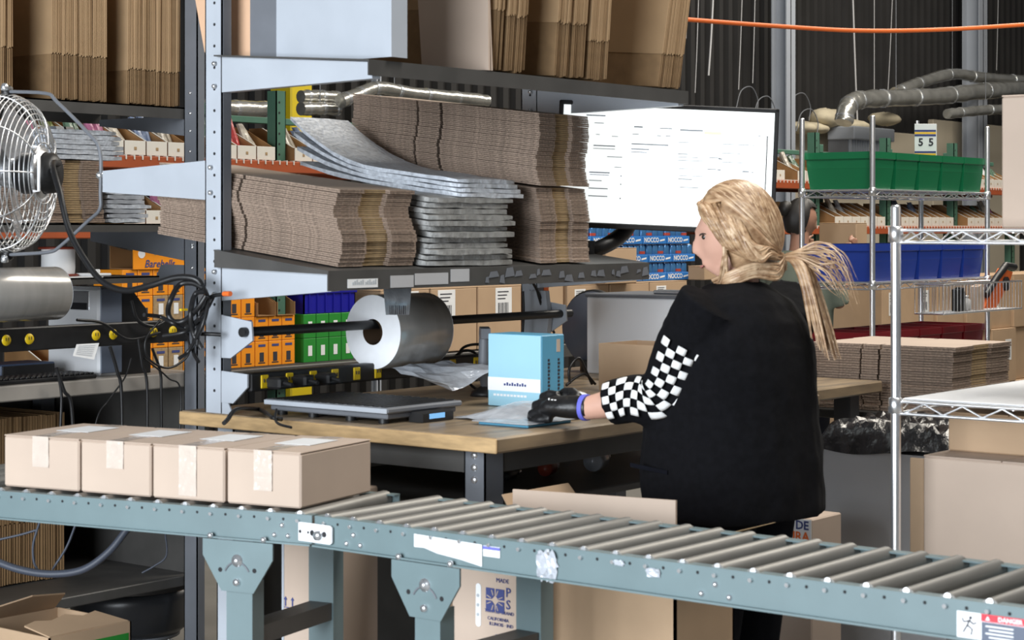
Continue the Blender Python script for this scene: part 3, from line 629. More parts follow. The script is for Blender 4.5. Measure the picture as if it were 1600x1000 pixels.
# upper shelf cartons
zs = lambda y: shelf_y(1.962, 3.83, 1.92, 3.265, y)
part_t = thing('leaning_carton', 'pale flattened carton standing behind the near post on the upper shelf', 'carton', (3.64, 3.87, 1.96))
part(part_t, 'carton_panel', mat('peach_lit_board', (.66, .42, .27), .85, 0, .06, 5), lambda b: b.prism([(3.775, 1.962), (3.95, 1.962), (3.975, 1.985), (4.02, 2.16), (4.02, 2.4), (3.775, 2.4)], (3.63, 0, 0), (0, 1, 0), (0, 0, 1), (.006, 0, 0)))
part(part_t, 'carton_flap', 'kraft', lambda b: b.prism([(3.78, 1.964), (3.94, 1.964), (3.96, 1.99), (4.0, 2.4), (3.78, 2.4)], (3.637, 0, 0), (0, 1, 0), (0, 0, 1), (.006, 0, 0)))
pk = thing('leaning_carton', 'large pale flattened carton leaning in front of the upper shelf bundles', 'carton', (4.0, 3.4, 1.925))
part(pk, 'carton_panel', 'kraft_pk', lambda b: b.prism([(3.262, 1.922), (3.50, 1.938), (3.54, 2.45), (3.27, 2.45)], (4.0, 0, 0), (0, 1, 0), (0, 0, 1), (.007, 0, 0)))
part(pk, 'carton_panel', 'kraft_pk', lambda b: b.prism([(3.262, 1.922), (3.49, 1.94), (3.53, 2.45), (3.285, 2.45), (3.285, 2.15), (3.272, 2.13)], (4.012, 0, 0), (0, 1, 0), (0, 0, 1), (.006, 0, 0)))
ug = 'upright bundles on the upper shelf'
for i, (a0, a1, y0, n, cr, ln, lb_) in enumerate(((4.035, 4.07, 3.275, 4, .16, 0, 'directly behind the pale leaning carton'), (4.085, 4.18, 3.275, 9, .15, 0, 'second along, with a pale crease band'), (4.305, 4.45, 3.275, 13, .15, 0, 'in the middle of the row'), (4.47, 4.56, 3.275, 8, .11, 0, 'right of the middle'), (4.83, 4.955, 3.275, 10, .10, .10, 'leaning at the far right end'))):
    upright_bundle('upright bundle of flattened cartons on the upper shelf, '+lb_, a0, a1, y0, 3.75, 1.942, 2.42, n, 30+i, cr, ln, ug, 'kraft_shade', 'kraft_fl', .0742)
# ================================================================== BENCH B (left)
benchB = thing('packing_bench', 'grey laminate packing bench at left with dark shelves and cables', 'workbench', (3.5, 5.4, 0))
part(benchB, 'bench_top', 'lam', lambda b: b.bbox(2.5, 4.54, 5.0, 5.85, .95, 1.0, .004))
for (x, y) in ((2.6, 5.06), (2.6, 5.75), (4.44, 5.74)): part(benchB, 'leg', 'steel_md', lambda b: b.box(x, x+.06, y, y+.05, 0, .95))
part(benchB, 'lower_shelf', 'steel_dk', lambda b: b.bbox(2.5, 4.52, 5.0, 5.8, .265, .30, .003))
part(benchB, 'end_panel', 'steel_dk', lambda b: b.box(2.49, 2.50, 4.95, 5.81, 0, .95))  # unseen panel added to keep light from under the bench
part(benchB, 'end_panel', 'steel_dk', lambda b: b.box(4.515, 4.525, 5.02, 5.81, .30, .95))
part(benchB, 'back_panel', 'steel_dk', lambda b: b.box(2.5, 4.52, 5.8, 5.81, .30, .95))
pB1 = post(benchB, 4.47, 4.965, 0, 2.4, 'steel_md', False); pB2 = post(benchB, 3.02, 4.965, 0, 2.4, 'steel_md', False)
b = MB()
for z in (1.96, 1.89, 1.83, 1.76): b.lathe([(0, .005), (.005, .004), (.006, 0)], (4.469, 4.965, z), (-1, 0, 0), 8)
for z in (1.44, 1.43, 1.36): b.lathe([(0, .005), (.005, .004), (.006, 0)], (4.469, 4.955, z), (-1, 0, 0), 8)
stuff(b.build('post_bolts', 'zinc', pB1))
for pp, x in ((pB1, 4.472), (pB2, 3.022)):
    arm(pp, x, 5.0, 5.45, 1.815, 1.885, 1.862, 1.885, 'steel_md', bolts=False); arm(pp, x, 5.0, 5.5, 1.385, 1.485, 1.45, 1.485, 'steel_md', bolts=False)
    part(pp, 'cable_plate', 'steel_md', lambda b: b.prism([(5.0, 1.30), (5.16, 1.30), (5.12, 1.37), (5.0, 1.37)], (x, 0, 0), (0, 1, 0), (0, 0, 1), (.006, 0, 0)))
def ftray(parent, name, x0, x1, y0, y1, z, lip, m='steel_dk'): return part(parent, name, m, lambda b: (b.box(x0, x1, y0, y1, z-.005, z), b.box(x0, x1, y0, y0+.004, z-lip, z), b.box(x0, x1, y1-.004, y1, z-lip, z)))
ftray(benchB, 'upper_shelf', 2.95, 4.5, 5.0, 5.48, 1.912, .04); ftray(benchB, 'middle_shelf', 2.95, 4.5, 5.0, 5.55, 1.512, .028)
sh3 = ftray(benchB, 'small_shelf', 3.2, 4.36, 5.0, 5.32, 1.335, .022); part(sh3, 'paper_liner', 'paper', lambda b: b.box(3.3, 4.12, 5.0, 5.30, 1.335, 1.337))
bg = 'upright bundles on the left bench'
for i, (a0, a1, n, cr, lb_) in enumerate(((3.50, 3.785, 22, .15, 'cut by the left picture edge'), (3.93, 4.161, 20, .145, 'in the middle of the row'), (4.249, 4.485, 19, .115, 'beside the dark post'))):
    upright_bundle('upright bundle of flattened cartons on the top left shelf, '+lb_, a0, a1, 5.03, 5.40, 1.913, 2.40, n, 60+i, cr, 0, bg, 'kraft_shade', 'kraft_fl')
flat_bundle('short stack of flattened cartons behind the fan on the left shelf', 3.93, 4.155, 5.05, 5.45, 1.514, 1.72, 14, 71, wave=.006)
rnd = random.Random(5); z = 1.722
for i in range(6): mailer('silver bubble mailer lying on the left carton stack, %s from the bottom' % ORD[i], 3.92+rnd.uniform(-.01, .01), 4.23+rnd.uniform(-.02, .02), 5.05, 5.40, z, .018, 'foil', 0, 'mailers on the left shelf', 80+i); z += .0165
z = 1.514
for i in range(11): mailer('white bubble mailer in the pile behind the fan arm, %s from the bottom' % ORD[i], 4.19+rnd.uniform(-.005, .005), 4.36+rnd.uniform(-.02, .02), 5.06, 5.40, z, .017, 'bag' if i % 3 else 'foil', 0, 'white mailers on the left shelf', 90+i); z += .0158
for nm, lb_, a0, m_, dx in (('leaning_board', 'grey board leaning against the dark left post', 4.34, 'column', 0), ('leaning_board', 'black board leaning beside the grey board at left', 4.385, 'black', .02)):
    b = MB(); p0 = ata(205+dx*900, 195, a0+.0); b.prism([(5.40, 1.515), (5.44, 1.515), (5.62, 1.86), (5.58, 1.86)], (a0, -.05, 0), (0, 1, 0), (0, 0, 1), (.035, 0, 0)); tag(b.build(nm, m_), lb_, 'board')
# spool
sp = thing('thread_spool', 'white thread spool with red-brown flanges on the small left shelf', 'spool', (4.053, 5.15, 1.337))
part(sp, 'thread_winding', 'paper', lambda b: b.lathe([(.054, .006), (.056, .03), (.055, .09)], (4.053, 5.15, 1.337), (0, 0, 1), 24))
for z0 in (0, .09): part(sp, 'flange', 'brownred', lambda b: b.lathe([(0, z0), (.066, z0), (.067, z0+.004), (.064, z0+.008), (0, z0+.009)], (4.053, 5.15, 1.337), (0, 0, 1), 24))
b = MB(); b.bbox(4.10, 4.18, 5.03, 5.12, 1.337, 1.347, .003); b.bbox(4.13, 4.15, 5.05, 5.07, 1.347, 1.36, .003); tag(b.build('paper_packet', 'paper'), 'small white packet beside the thread spool', 'packet')
# label printer under the small shelf
pr = thing('label_printer', 'white label printer with a black rounded hood on the left bench', 'printer', (4.25, 5.2, 1.0))
part(pr, 'printer_body', 'white', lambda b: b.bbox(4.168, 4.26, 5.08, 5.36, 1.0005, 1.30, .012))
part(pr, 'side_cover', mat('slate_blue_printer_side', (.16, .19, .25), .4), lambda b: b.bbox(4.172, 4.262, 5.075, 5.081, 1.01, 1.295, .002))
part(pr, 'rear_hood', 'black', lambda b: b.prism([(0, 0), (.13, 0), (.13, .12), (.11, .22), (.05, .285), (0, .29)], (4.261, 5.08, 1.001), (1, 0, 0), (0, 0, 1), (0, .27, 0)))
part(pr, 'window', 'silver', lambda b: b.bbox(4.165, 4.169, 5.13, 5.30, 1.22, 1.285, .002)); part(pr, 'media_slot', 'hole', lambda b: b.bbox(4.163, 4.166, 5.14, 5.27, 1.222, 1.245, .001))
rB = film_roll('pale film roll cut by the left picture edge in front of the printer', 3.36, 3.81, 4.85, 1.294, .083, .03)
bB = thing('roll_holder', 'short black rod carrying the left film roll', 'holder', (3.42, 4.85, 1.29))
part(bB, 'rod', 'black', lambda b: b.cyl((3.02, 4.85, 1.294), (3.79, 4.85, 1.294), .012, 10)); part(bB, 'bracket', 'steel_md', lambda b: b.box(3.02, 3.026, 4.83, 4.94, 1.26, 1.33))
psB = power_strip('long black power strip with round yellow sockets along the left bench', 3.35, 4.46, 4.985, 1.147, [atb(p, 525, 4.965).x for p in (10, 46, 150, 177, 240, 270)], .075, True)
kb = thing('keyboard', 'black keyboard lying on the left bench under the power strip', 'keyboard', (3.95, 5.1, 1.0))
part(kb, 'keyboard_base', 'black', lambda b: b.bbox(3.72, 4.12, 5.03, 5.17, 1.0005, 1.014, .004)); b = MB()
for i in range(18):
    for j in range(5): b.bbox(3.732+i*.0215, 3.749+i*.0215, 5.04+j*.025, 5.06+j*.025, 1.014, 1.020, .002)
stuff(b.build('keys', 'black', kb))
db = thing('network_box', 'flat dark blue network box behind the left keyboard', 'device', (3.95, 5.25, 1.0)); part(db, 'case', mat('dark_blue_case', (.03, .05, .10), .4), lambda b: b.bbox(3.86, 4.08, 5.2, 5.34, 1.0005, 1.05, .004)); part(db, 'front_plate', 'black', lambda b: b.bbox(3.865, 4.075, 5.196, 5.2, 1.006, 1.045, .001))
b = MB(); q = [atb(120, 538, 4.955), atb(155, 536, 4.955), atb(147, 562, 4.945), atb(114, 556, 4.945)]; b.add(q+[p+Vector((0, .0015, 0)) for p in q], [(0, 1, 2, 3), (7, 6, 5, 4), (0, 4, 5, 1), (1, 5, 6, 2), (2, 6, 7, 3), (3, 7, 4, 0)]); pt = tag(b.build('paper_tag', 'paper'), 'white printed tag dangling from the left power strip', 'tag')
b = MB()
for i in range(6): p = q[0].lerp(q[3], .14+i*.13); e = q[1].lerp(q[2], .14+i*.13); b.tube([p.lerp(e, .1)+Vector((0, -.001, 0)), p.lerp(e, .85)+Vector((0, -.001, 0))], .0007, 4)
stuff(b.build('tag_print', 'grey_ink', pt))
# upright dark cartons stored under bench B
for i, (a0, a1, n) in enumerate(((2.9, 3.35, 22), (3.42, 3.62, 10), (3.72, 4.2, 24))):
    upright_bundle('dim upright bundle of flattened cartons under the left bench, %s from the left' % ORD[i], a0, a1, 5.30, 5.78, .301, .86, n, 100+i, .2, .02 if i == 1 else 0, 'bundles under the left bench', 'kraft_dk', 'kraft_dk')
# ------------------------------------------------------------------ fan on the left arm
fc = ata(12, 271, 3.56); fcz = fc.z
axis = (Vector((RX, RY, 0))*.99-Vector((FX, FY, 0))*.12).normalized(); sidev = axis.cross(Vector((0, 0, 1)))
fan = thing('cage_fan', 'chrome wire-caged fan mounted in a bent rod yoke at the left edge', 'fan', (fc.x, fc.y, fcz-.25))
FM = Matrix((( sidev.x, 0, axis.x, fc.x), (sidev.y, 0, axis.y, fc.y), (sidev.z, 1, axis.z, fcz), (0, 0, 0, 1)))
def ring(b, r, h, wr=.0022, n=36):
    pts = [(r*math.cos(2*PI*i/n), r*math.sin(2*PI*i/n), h) for i in range(n+1)]; b.tube(pts, wr, 4)
b = MB(); prof = []
for i in range(13): a = i/12*1.38; prof.append((.232*math.cos(a)**.6+.006, .115*math.sin(a)**1.1))
for r, h in prof: ring(b, r, h)
for h in (-.015, -.03, -.045, -.06): ring(b, .238, h)
for i in range(10): ring(b, .225-.021*i, -.085-.004*min(i, 3), .002, 32)
for k in range(10):
    a = 2*PI*k/10; c_, s_ = math.cos(a), math.sin(a); b.tube([(r*c_, r*s_, h+.002) for r, h in prof][::-1]+[(.24*c_, .24*s_, -.06), (.22*c_, .22*s_, -.088), (.05*c_, .05*s_, -.098)], .003, 4)
b.xf(FM); stuff(b.build('wire_cage', 'chrome', fan))
b = MB(); b.lathe([(0, .16), (.045, .158), (.06, .145), (.062, .05), (.05, .03), (0, .03)], n=20); b.xf(FM); mo = b.build('motor_housing', 'black', fan)
b = MB(); b.lathe([(.064, .118), (.085, .108), (.085, .100), (.064, .100)], n=20); b.xf(FM); b.build('mount_ring', 'silver', fan)
b = MB(); b.tube([(.10, .075, .118), (.10, .075, .135), (.10, -.055, .135), (.10, -.055, .118)], .005, 6); b.xf(FM); b.build('carry_handle', 'white', fan)
for k in range(3):
    b = MB(); a0 = 2*PI*k/3; rows = []
    for i in range(7):
        rr = .05+.155*i/6; w_ = .035+.05*math.sin(i/6*2.2); rows.append([(rr*math.cos(a0+t*w_/rr)*1, rr*math.sin(a0+t*w_/rr), t*.02) for t in (-1, -.3, .3, 1)])
    b.add([p for r in rows for p in r], [(i*4+j, i*4+j+1, i*4+j+5, i*4+j+4) for i in range(6) for j in range(3)], True); b.xf(FM); b.build('fan_blade', 'silver', fan)
b = MB(); b.lathe([(0, -.03), (.035, -.028), (.045, 0), (.045, .03)], n=16); b.xf(FM); b.build('hub', 'silver', fan)
A_ = 3.552; yk = [ata(12, 143, A_), ata(72, 146, A_), ata(88, 158, A_), ata(135, 205, A_), ata(156, 235, A_), ata(157, 300, A_), ata(156, 327, A_), ata(138, 345, A_), ata(95, 384, A_), ata(75, 394, A_), ata(14, 398, A_)]
b = MB(); b.tube(curve_pts(yk, 4), .0055, 6); b.build('yoke_rod', 'steel_md', fan)
for yy, nm in ((143, 'upper_pivot'), (398, 'lower_pivot')):
    p = ata(11, yy, A_); b = MB(); b.lathe([(0, -.03), (.018, -.028), (.018, .012), (.010, .018), (0, .02)], p, (0, 0, 1 if yy < 200 else -1), 12); pv = b.build(nm, 'black', fan)
    b = MB(); b.lathe([(0, .012), (.008, .010), (.012, 0), (.011, -.010), (0, -.012)], p+Vector((-.02, -.015, .012 if yy < 200 else -.012)), (0, 0, 1), 10); b.build('pivot_knob', 'zinc', pv)
p = ata(156, 274, A_); b = MB(); b.lathe([(0, .01), (.008, .008), (.012, 0), (.012, -.02), (0, -.022)], p, (-1, 0, 0), 10); b.build('yoke_bolt', 'zinc', fan)
# fan cord and cable bundle on the near post
cable('fan_cord', 'thick black fan cord drooping from the fan to the near post', [FM @ Vector((0, .03, .16)), at(82, 258, 5.5), at(93, 300, 5.4), at(108, 360, 5.35), at(132, 405, 5.3), at(160, 440, 5.25), at(195, 454, 5.2), at(235, 446, 5.15), at(275, 434, 5.12), at(305, 436, 5.10), at(318, 450, 5.10)], .009)
rnd = random.Random(17)
def loopc(i, pts, r=.006): return cable('cable', 'black cable looped at the near post, %s of the tangle' % ORD[i], [at(x, y, 5.09+.03*rnd.uniform(-1, 1)) for x, y in pts], r, group='tangle of cables at the near post')
for i, pts in enumerate(([(318, 450), (300, 442), (280, 446), (266, 470), (263, 490), (272, 503), (290, 500), (310, 480), (322, 462)], [(322, 455), (305, 460), (298, 490), (302, 520), (315, 545)], [(328, 462), (318, 490), (306, 520), (302, 548), (310, 565)], [(335, 460), (325, 480), (312, 495), (300, 512), (285, 520), (255, 525)], [(352, 460), (335, 462), (322, 470), (312, 500), (308, 540)], [(312, 498), (290, 512), (270, 505), (250, 495), (225, 492)], [(345, 523), (330, 522), (312, 522)], [(318, 448), (325, 470), (316, 510), (295, 548), (280, 560)])): loopc(i, pts, .0075 if i < 2 else .0055)
b = MB(); b.bbox(-.012, .012, -.004, .004, -.003, .003, .001); b.xf(Matrix.Translation(at(287, 484, 5.05))); tag(b.build('cable_tie', 'yellow'), 'bright yellow tie on the cable tangle', 'tie')
b = MB(); b.cyl(at(350, 459, 5.06), at(360, 459, 5.04), .007, 8); tag(b.build('orange_plug', 'orange_c'), 'small orange plug tip beside the near post', 'plug')
hang = [([(92, 590), (96, 620), (94, 680), (91, 790)], .005), ([(88, 575), (100, 610), (112, 640), (117, 790)], .006), ([(172, 542), (183, 580), (190, 620), (192, 800)], .006), ([(205, 560), (195, 590), (170, 625), (150, 660), (130, 780)], .0028), ([(216, 530), (222, 570), (230, 610), (229, 790)], .005), ([(238, 545), (250, 580), (252, 620), (253, 790)], .005), ([(225, 560), (262, 590), (283, 620), (270, 790)], .003), ([(250, 500), (228, 530), (232, 560), (262, 575), (290, 560), (296, 540), (288, 515)], .004), ([(120, 500), (160, 505), (200, 530), (250, 520)], .005), ([(205, 470), (215, 500), (240, 510), (262, 500)], .006)]
for i, (pts, r) in enumerate(hang): cable('hanging_cable', 'black cable hanging over the left bench edge, %s in the group' % ORD[i], [atb(x, y, 4.955-.012*i % .03) for x, y in pts], r, group='cables hanging at the left bench')
for i, (pts, r, m_) in enumerate((([(-20, 872), (30, 890), (80, 897), (130, 890), (170, 862), (200, 825)], .011, 'cable'), ([(62, 815), (52, 850), (53, 878), (60, 892)], .0035, 'cable'), ([(118, 820), (104, 855), (82, 890)], .0035, 'cable'), ([(-10, 845), (30, 836), (58, 828)], .0035, 'cable'), ([(258, 830), (260, 868), (240, 885), (222, 895)], .0028, 'cable'))):
    cable('floor_hose' if i == 0 else 'thin_wire', ['thick grey-blue hose sagging under the left conveyor', 'thin grey wire hanging at left under the conveyor, nearest the hose', 'thin grey wire slanting to the hose under the conveyor', 'short pale wire at the left picture edge under the conveyor', 'thin wire trailing near the grey leg under the conveyor'][i], [at(x, y, 5.35+.05*i) for x, y in pts], r, m_)
# round tub on castors and torn carton, lower left
tc_ = at(205, 960, 6.75); tub = thing('round_tub', 'black round tub on a castor dolly under the left bench', 'tub', (tc_.x, tc_.y, 0))
part(tub, 'tub_body', 'can_blk', lambda b: b.lathe([(0, .085), (.175, .085), (.205, .11), (.212, .20), (.215, .24), (.205, .24), (.19, .12), (0, .10)], (tc_.x, tc_.y, 0), (0, 0, 1), 36))
part(tub, 'dolly_plate', 'steel_md', lambda b: b.lathe([(0, .070), (.17, .070), (.17, .084), (0, .084)], (tc_.x, tc_.y, 0), (0, 0, 1), 28))
for k in range(4):
    a = PI*k/2+.5; p = Vector((tc_.x+.14*math.cos(a), tc_.y+.14*math.sin(a), 0)); cs = part(tub, 'castor', 'zinc', lambda b: (b.cyl(p+Vector((0, 0, .05)), p+Vector((0, 0, .072)), .012, 8), b.box(p.x-.012, p.x+.012, p.y-.012, p.y-.009, .02, .055), b.box(p.x-.012, p.x+.012, p.y+.009, p.y+.012, .02, .055)))
    part(cs, 'wheel', 'rubber', lambda b: b.cyl(p+Vector((0, -.008, .022)), p+Vector((0, .008, .022)), .022, 14))
oc = at(75, 985, 5.3); tb = thing('torn_carton', 'torn open kraft carton with a green stripe at the lower left corner', 'carton', (oc.x, oc.y, 0))
X0, X1, Y0, Y1, ZT = oc.x-.12, oc.x+.16, oc.y-.16, oc.y+.16, oc.z+.02
for nm, a in (('side_wall', (X0, X0+.005, Y0, Y1)), ('side_wall', (X1-.005, X1, Y0, Y1)), ('end_wall', (X0, X1, Y0, Y0+.005)), ('end_wall', (X0, X1, Y1-.005, Y1))): part(tb, nm, 'kraft', lambda b: b.box(*a, 0, ZT))
part(tb, 'top_flap', 'kraft', lambda b: b.prism([(0, 0), (.12, .004), (.27, 0), (.26, .13), (.2, .11), (.17, .15), (.1, .12), (.06, .14), (.01, .12)], (X0, Y0, ZT), (1, 0, 0), (0, 1, .10), (0, 0, .004)))
part(tb, 'top_flap', 'kraft', lambda b: b.prism([(0, 0), (.27, 0), (.25, .10), (.12, .13), (.02, .09)], (X0, Y1, ZT), (1, 0, 0), (0, -.7, .5), (0, 0, .004)))
part(tb, 'green_stripe', 'green', lambda b: b.box(X0+.01, X1-.01, Y0-.001, Y0, ZT-.10, ZT-.03))

# ================================================================== UNDER AND BEHIND THE CONVEYOR
c1 = ata(484, 960, 3.375); c1t = thing('tall_carton', 'pale kraft carton with blue arrows under the conveyor joint', 'carton', (c1.x, c1.y, 0))
part(c1t, 'carton_body', 'kraft_pk', lambda b: b.bbox(c1.x, c1.x+.14, c1.y-.10, c1.y+.095, 0, .86, .004))
part(c1t, 'blue_edge', 'steel', lambda b: b.box(c1.x-.002, c1.x, c1.y+.088, c1.y+.095, 0, .86))
b = MB(); q = ata(452, 945, c1.x)
for dy in (-.012, .012): b.prism([(-.002, -.012), (.002, -.012), (.002, .004), (.006, .004), (0, .012), (-.006, .004), (-.002, .004)], (c1.x-.0015, q.y+dy, q.z+.008), (0, -1, 0), (0, 0, 1), (.001, 0, 0))
b.box(c1.x-.0015, c1.x-.0005, q.y-.022, q.y+.022, q.z-.008, q.z-.006)
for k in range(2): b.box(c1.x-.0015, c1.x-.0005, q.y-.026+.006*k, q.y+.018, q.z-.022-k*.012, q.z-.016-k*.012)
stuff(b.build('arrow_print', 'blue_ink', c1t))
c2 = ata(770, 940, 3.42); c2t = thing('printed_carton', 'kraft carton with a navy square logo and hand slot under the conveyor', 'carton', (c2.x, c2.y, 0))
yl = ata(706, 940, 3.42).y; yr = ata(826, 940, 3.42).y
part(c2t, 'carton_body', 'kraft_pk', lambda b: b.bbox(3.42, 3.50, yr, yl, 0, .80, .003))
q = ata(774, 938, 3.42); b = MB()
for sy in (-1, 1):
    for sz in (-1, 1): b.prism([(sy*.002, sz*.010), (sy*.010, sz*.002), (sy*.027, sz*.002), (sy*.027, sz*.027), (sy*.002, sz*.027)] if sy*sz > 0 else [(sy*.002, sz*.027), (sy*.027, sz*.027), (sy*.027, sz*.002), (sy*.010, sz*.002), (sy*.002, sz*.010)], (3.4185, q.y, q.z), (0, -1, 0), (0, 0, 1), (.001, 0, 0))
b.build('square_logo', 'blue_ink', c2t)
b = MB()
for k in range(8): a = PI/8+k*PI/4; b.tube([(3.418, q.y-.012*math.cos(a), q.z+.012*math.sin(a)), (3.418, q.y-.025*math.cos(a), q.z+.025*math.sin(a))], .0014, 4)
stuff(b.build('logo_rays', 'kraft_pk', c2t))
for body, x, y, sz in (('P', 806, 927, .030), ('S', 806, 946, .030), ('MADE', 797, 908, .014), ('TRUSTED BRAND', 792, 957, .011), ('CALIFORNIA', 790, 968, .011), ('ILLINOIS · IND', 795, 977, .011), ('PACKED', 800, 997, .014)):
    p = ata(x-12, y, 3.4183); text(c2t, body, sz, 'blue_ink', p, 'u', .0003 if sz > .02 else 0)
p = ata(748, 945, 3.42); part(c2t, 'hand_slot', 'paper', lambda b: b.prism([(.008*math.cos(a), (.042 if math.sin(a) > 0 else -.042)+.008*math.sin(a)) for a in [2*PI*i/16 for i in range(16)]], (3.4185, p.y, p.z), (0, 1, 0), (0, 0, 1), (.001, 0, 0)))
b = MB()
for k in range(3): b.cyl((3.4175, p.y+.001, p.z+.022-.022*k), (3.4186, p.y+.001, p.z+.022-.022*k), .004, 8)
stuff(b.build('slot_shadow_gaps', 'grey_ink', c2t))
c3 = thing('brown_carton', 'dim brown carton between the two conveyor supports', 'carton', (3.77, 3.1, 0)); part(c3, 'carton_body', 'kraft', lambda b: b.bbox(3.69, 3.85, 3.03, 3.20, 0, .58, .004)); part(c3, 'shaded_side', 'kraft_dk', lambda b: b.box(3.69, 3.85, 3.028, 3.03, 0, .58))  # darker board paints the shade on the side turned from the light
c4 = thing('open_waste_carton', 'open kraft carton with its long flap raised behind the far conveyor rail', 'carton', (3.58, 2.52, 0))
X0, X1, Y0, Y1 = 3.51, 3.75, 2.335, 2.79
for nm, a in (('side_wall', (X0, X0+.006, Y0, Y1)), ('side_wall', (X1-.006, X1, Y0, Y1)), ('end_wall', (X0, X1, Y0, Y0+.006)), ('end_wall', (X0, X1, Y1-.006, Y1))): part(c4, nm, 'kraft', lambda b: b.box(*a, 0, .80))
part(c4, 'long_flap', 'kraft_pk', lambda b: b.prism([(Y0, .80), (Y1, .80), (Y1, .888), (Y0, .902)], (X0, 0, 0), (0, 1, 0), (0, 0, 1), (.006, 0, 0)))
part(c4, 'short_flap', 'kraft', lambda b: b.prism([(0, 0), (.28, 0), (.27, .09), (.01, .09)], (X0+.02, Y1, .80), (1, 0, 0), (0, .6, .75), (0, .004, 0))); part(c4, 'short_flap', 'kraft_yl', lambda b: b.prism([(0, 0), (.28, 0), (.27, .09), (.01, .09)], (X0+.02, Y0, .80), (1, 0, 0), (0, -.9, .3), (0, .004, 0)))
# goods on the shelf under bench A
for i, (px, py, ln, r, m_, lb_) in enumerate(((850, 722, .09, .022, 'brownred', 'brown bottle lying on the shelf under the bench'), (925, 715, .12, .03, 'bag', 'clear wrapped goods on the shelf under the bench'), (790, 728, .10, .012, 'black', 'black tool lying on the shelf under the bench'))):
    p = atz(px, py+8, .83)-Vector((.12, .1, 0)); b = MB(); b.lathe([(0, 0), (r*.9, .003), (r, .012), (r, ln*.62), (r*.45, ln*.8), (r*.42, ln), (0, ln)], (p.x+.12, p.y+.1, .802+r), (1, .35, 0), 14); o = thing(['bottle', 'wrapped_bundle', 'hand_tool'][i], lb_, ['bottle', 'bundle', 'tool'][i], (p.x+.12, p.y+.1, .802)); b.build(['bottle_body', 'wrapping', 'tool_handle'][i], m_, o)
    b = MB(); b.lathe([(0, ln), (r*.5, ln), (r*.5, ln+.02), (0, ln+.02)], (p.x+.12, p.y+.1, .802+r), (1, .35, 0), 12); b.build(['bottle_cap', 'wrap_end', 'tool_tip'][i], ['white', 'bag', 'zinc'][i], o)
# second bench further along with the white cabinet, fan back, scanner
bench2 = thing('packing_bench', 'further packing bench behind the woman carrying the white cabinet', 'workbench', (5.2, 2.9, 0))
part(bench2, 'bench_top', 'wood', lambda b: b.bbox(5.14, 5.65, 2.95, 4.1, .962, 1.0, .005))
for (x, y) in ((5.2, 3.02), (5.2, 3.95), (5.56, 3.02), (5.56, 3.95)): part(bench2, 'leg', 'steel_md', lambda b: b.box(x, x+.06, y, y+.06, 0, .962))
wbx = thing('white_cabinet', 'plain white boxy machine with a dark top edge on the further bench', 'machine', (5.45, 3.67, 1.0))
part(wbx, 'housing', 'white', lambda b: b.bbox(5.30, 5.62, 3.42, 3.89, 1.0005, 1.262, .004)); part(wbx, 'lid', 'steel_md', lambda b: b.bbox(5.295, 5.625, 3.415, 3.895, 1.262, 1.274, .003))
p = ata(1040, 456, 5.4); part(wbx, 'handle_plate', 'silver', lambda b: b.bbox(5.36, 5.44, 3.46, 3.66, 1.2745, 1.288, .005)); 
dk = thing('round_fan_back', 'dark round fan housing half hidden behind the white machine', 'fan', (5.45, 3.98, 1.0))
part(dk, 'round_housing', mat('blue_grey_housing', (.10, .11, .14), .4), lambda b: b.lathe([(0, -.05), (.10, -.045), (.125, -.02), (.13, 0), (.125, .02), (0, .03)], (5.40, 3.93, 1.15), (-1, 0, 0), 32)); part(dk, 'rim', 'black', lambda b: b.lathe([(.128, -.012), (.134, -.006), (.134, .006), (.128, .012)], (5.40, 3.93, 1.15), (-1, 0, 0), 32)); part(dk, 'stand', 'black', lambda b: b.cyl((5.40, 3.93, 1.0), (5.40, 3.93, 1.04), .05, 16))
hs = thing('barcode_scanner', 'dark handheld scanner in its stand behind the blue carton', 'scanner', (4.5, 3.6, 1.0)); ps = atb(757, 520, 3.6)
part(hs, 'scanner_head', 'steel_md', lambda b: b.prism([(-.03, -.015), (.035, -.02), (.045, .0), (.03, .018), (-.025, .014)], (ps.x, 3.58, ps.z), (.7, .7, 0), (0, 0, 1), (-.02, .02, 0))); part(hs, 'scanner_handle', 'steel_md', lambda b: b.tube([(ps.x, 3.6, ps.z), (ps.x-.005, 3.6, 1.08), (ps.x+.01, 3.6, 1.02)], .016, 8)); part(hs, 'stand_base', 'black', lambda b: b.lathe([(0, 0), (.05, 0), (.045, .014), (.015, .03), (0, .03)], (ps.x+.01, 3.6, 1.0005), (0, 0, 1), 18))
rnd = random.Random(33)
for i, pts in enumerate(([(705, 562), (725, 548), (745, 555), (752, 590), (760, 620)], [(712, 575), (722, 545), (748, 538), (765, 548)], [(890, 600), (890, 575), (905, 560), (918, 585), (925, 600)], [(885, 602), (900, 590), (915, 585), (930, 600)], [(817, 455), (818, 490), (816, 530)], [(832, 440), (848, 475), (851, 520)], [(838, 450), (852, 495), (866, 520)], [(700, 600), (722, 590), (740, 605), (756, 612)])):
    cable('bench_cable', 'thin black cable behind the goods on the bench, %s of eight' % ORD[i], [atb(x, y, 3.78 if i not in (2, 3) else 3.5) for x, y in pts], .0045, group='loose cables behind the bench goods')
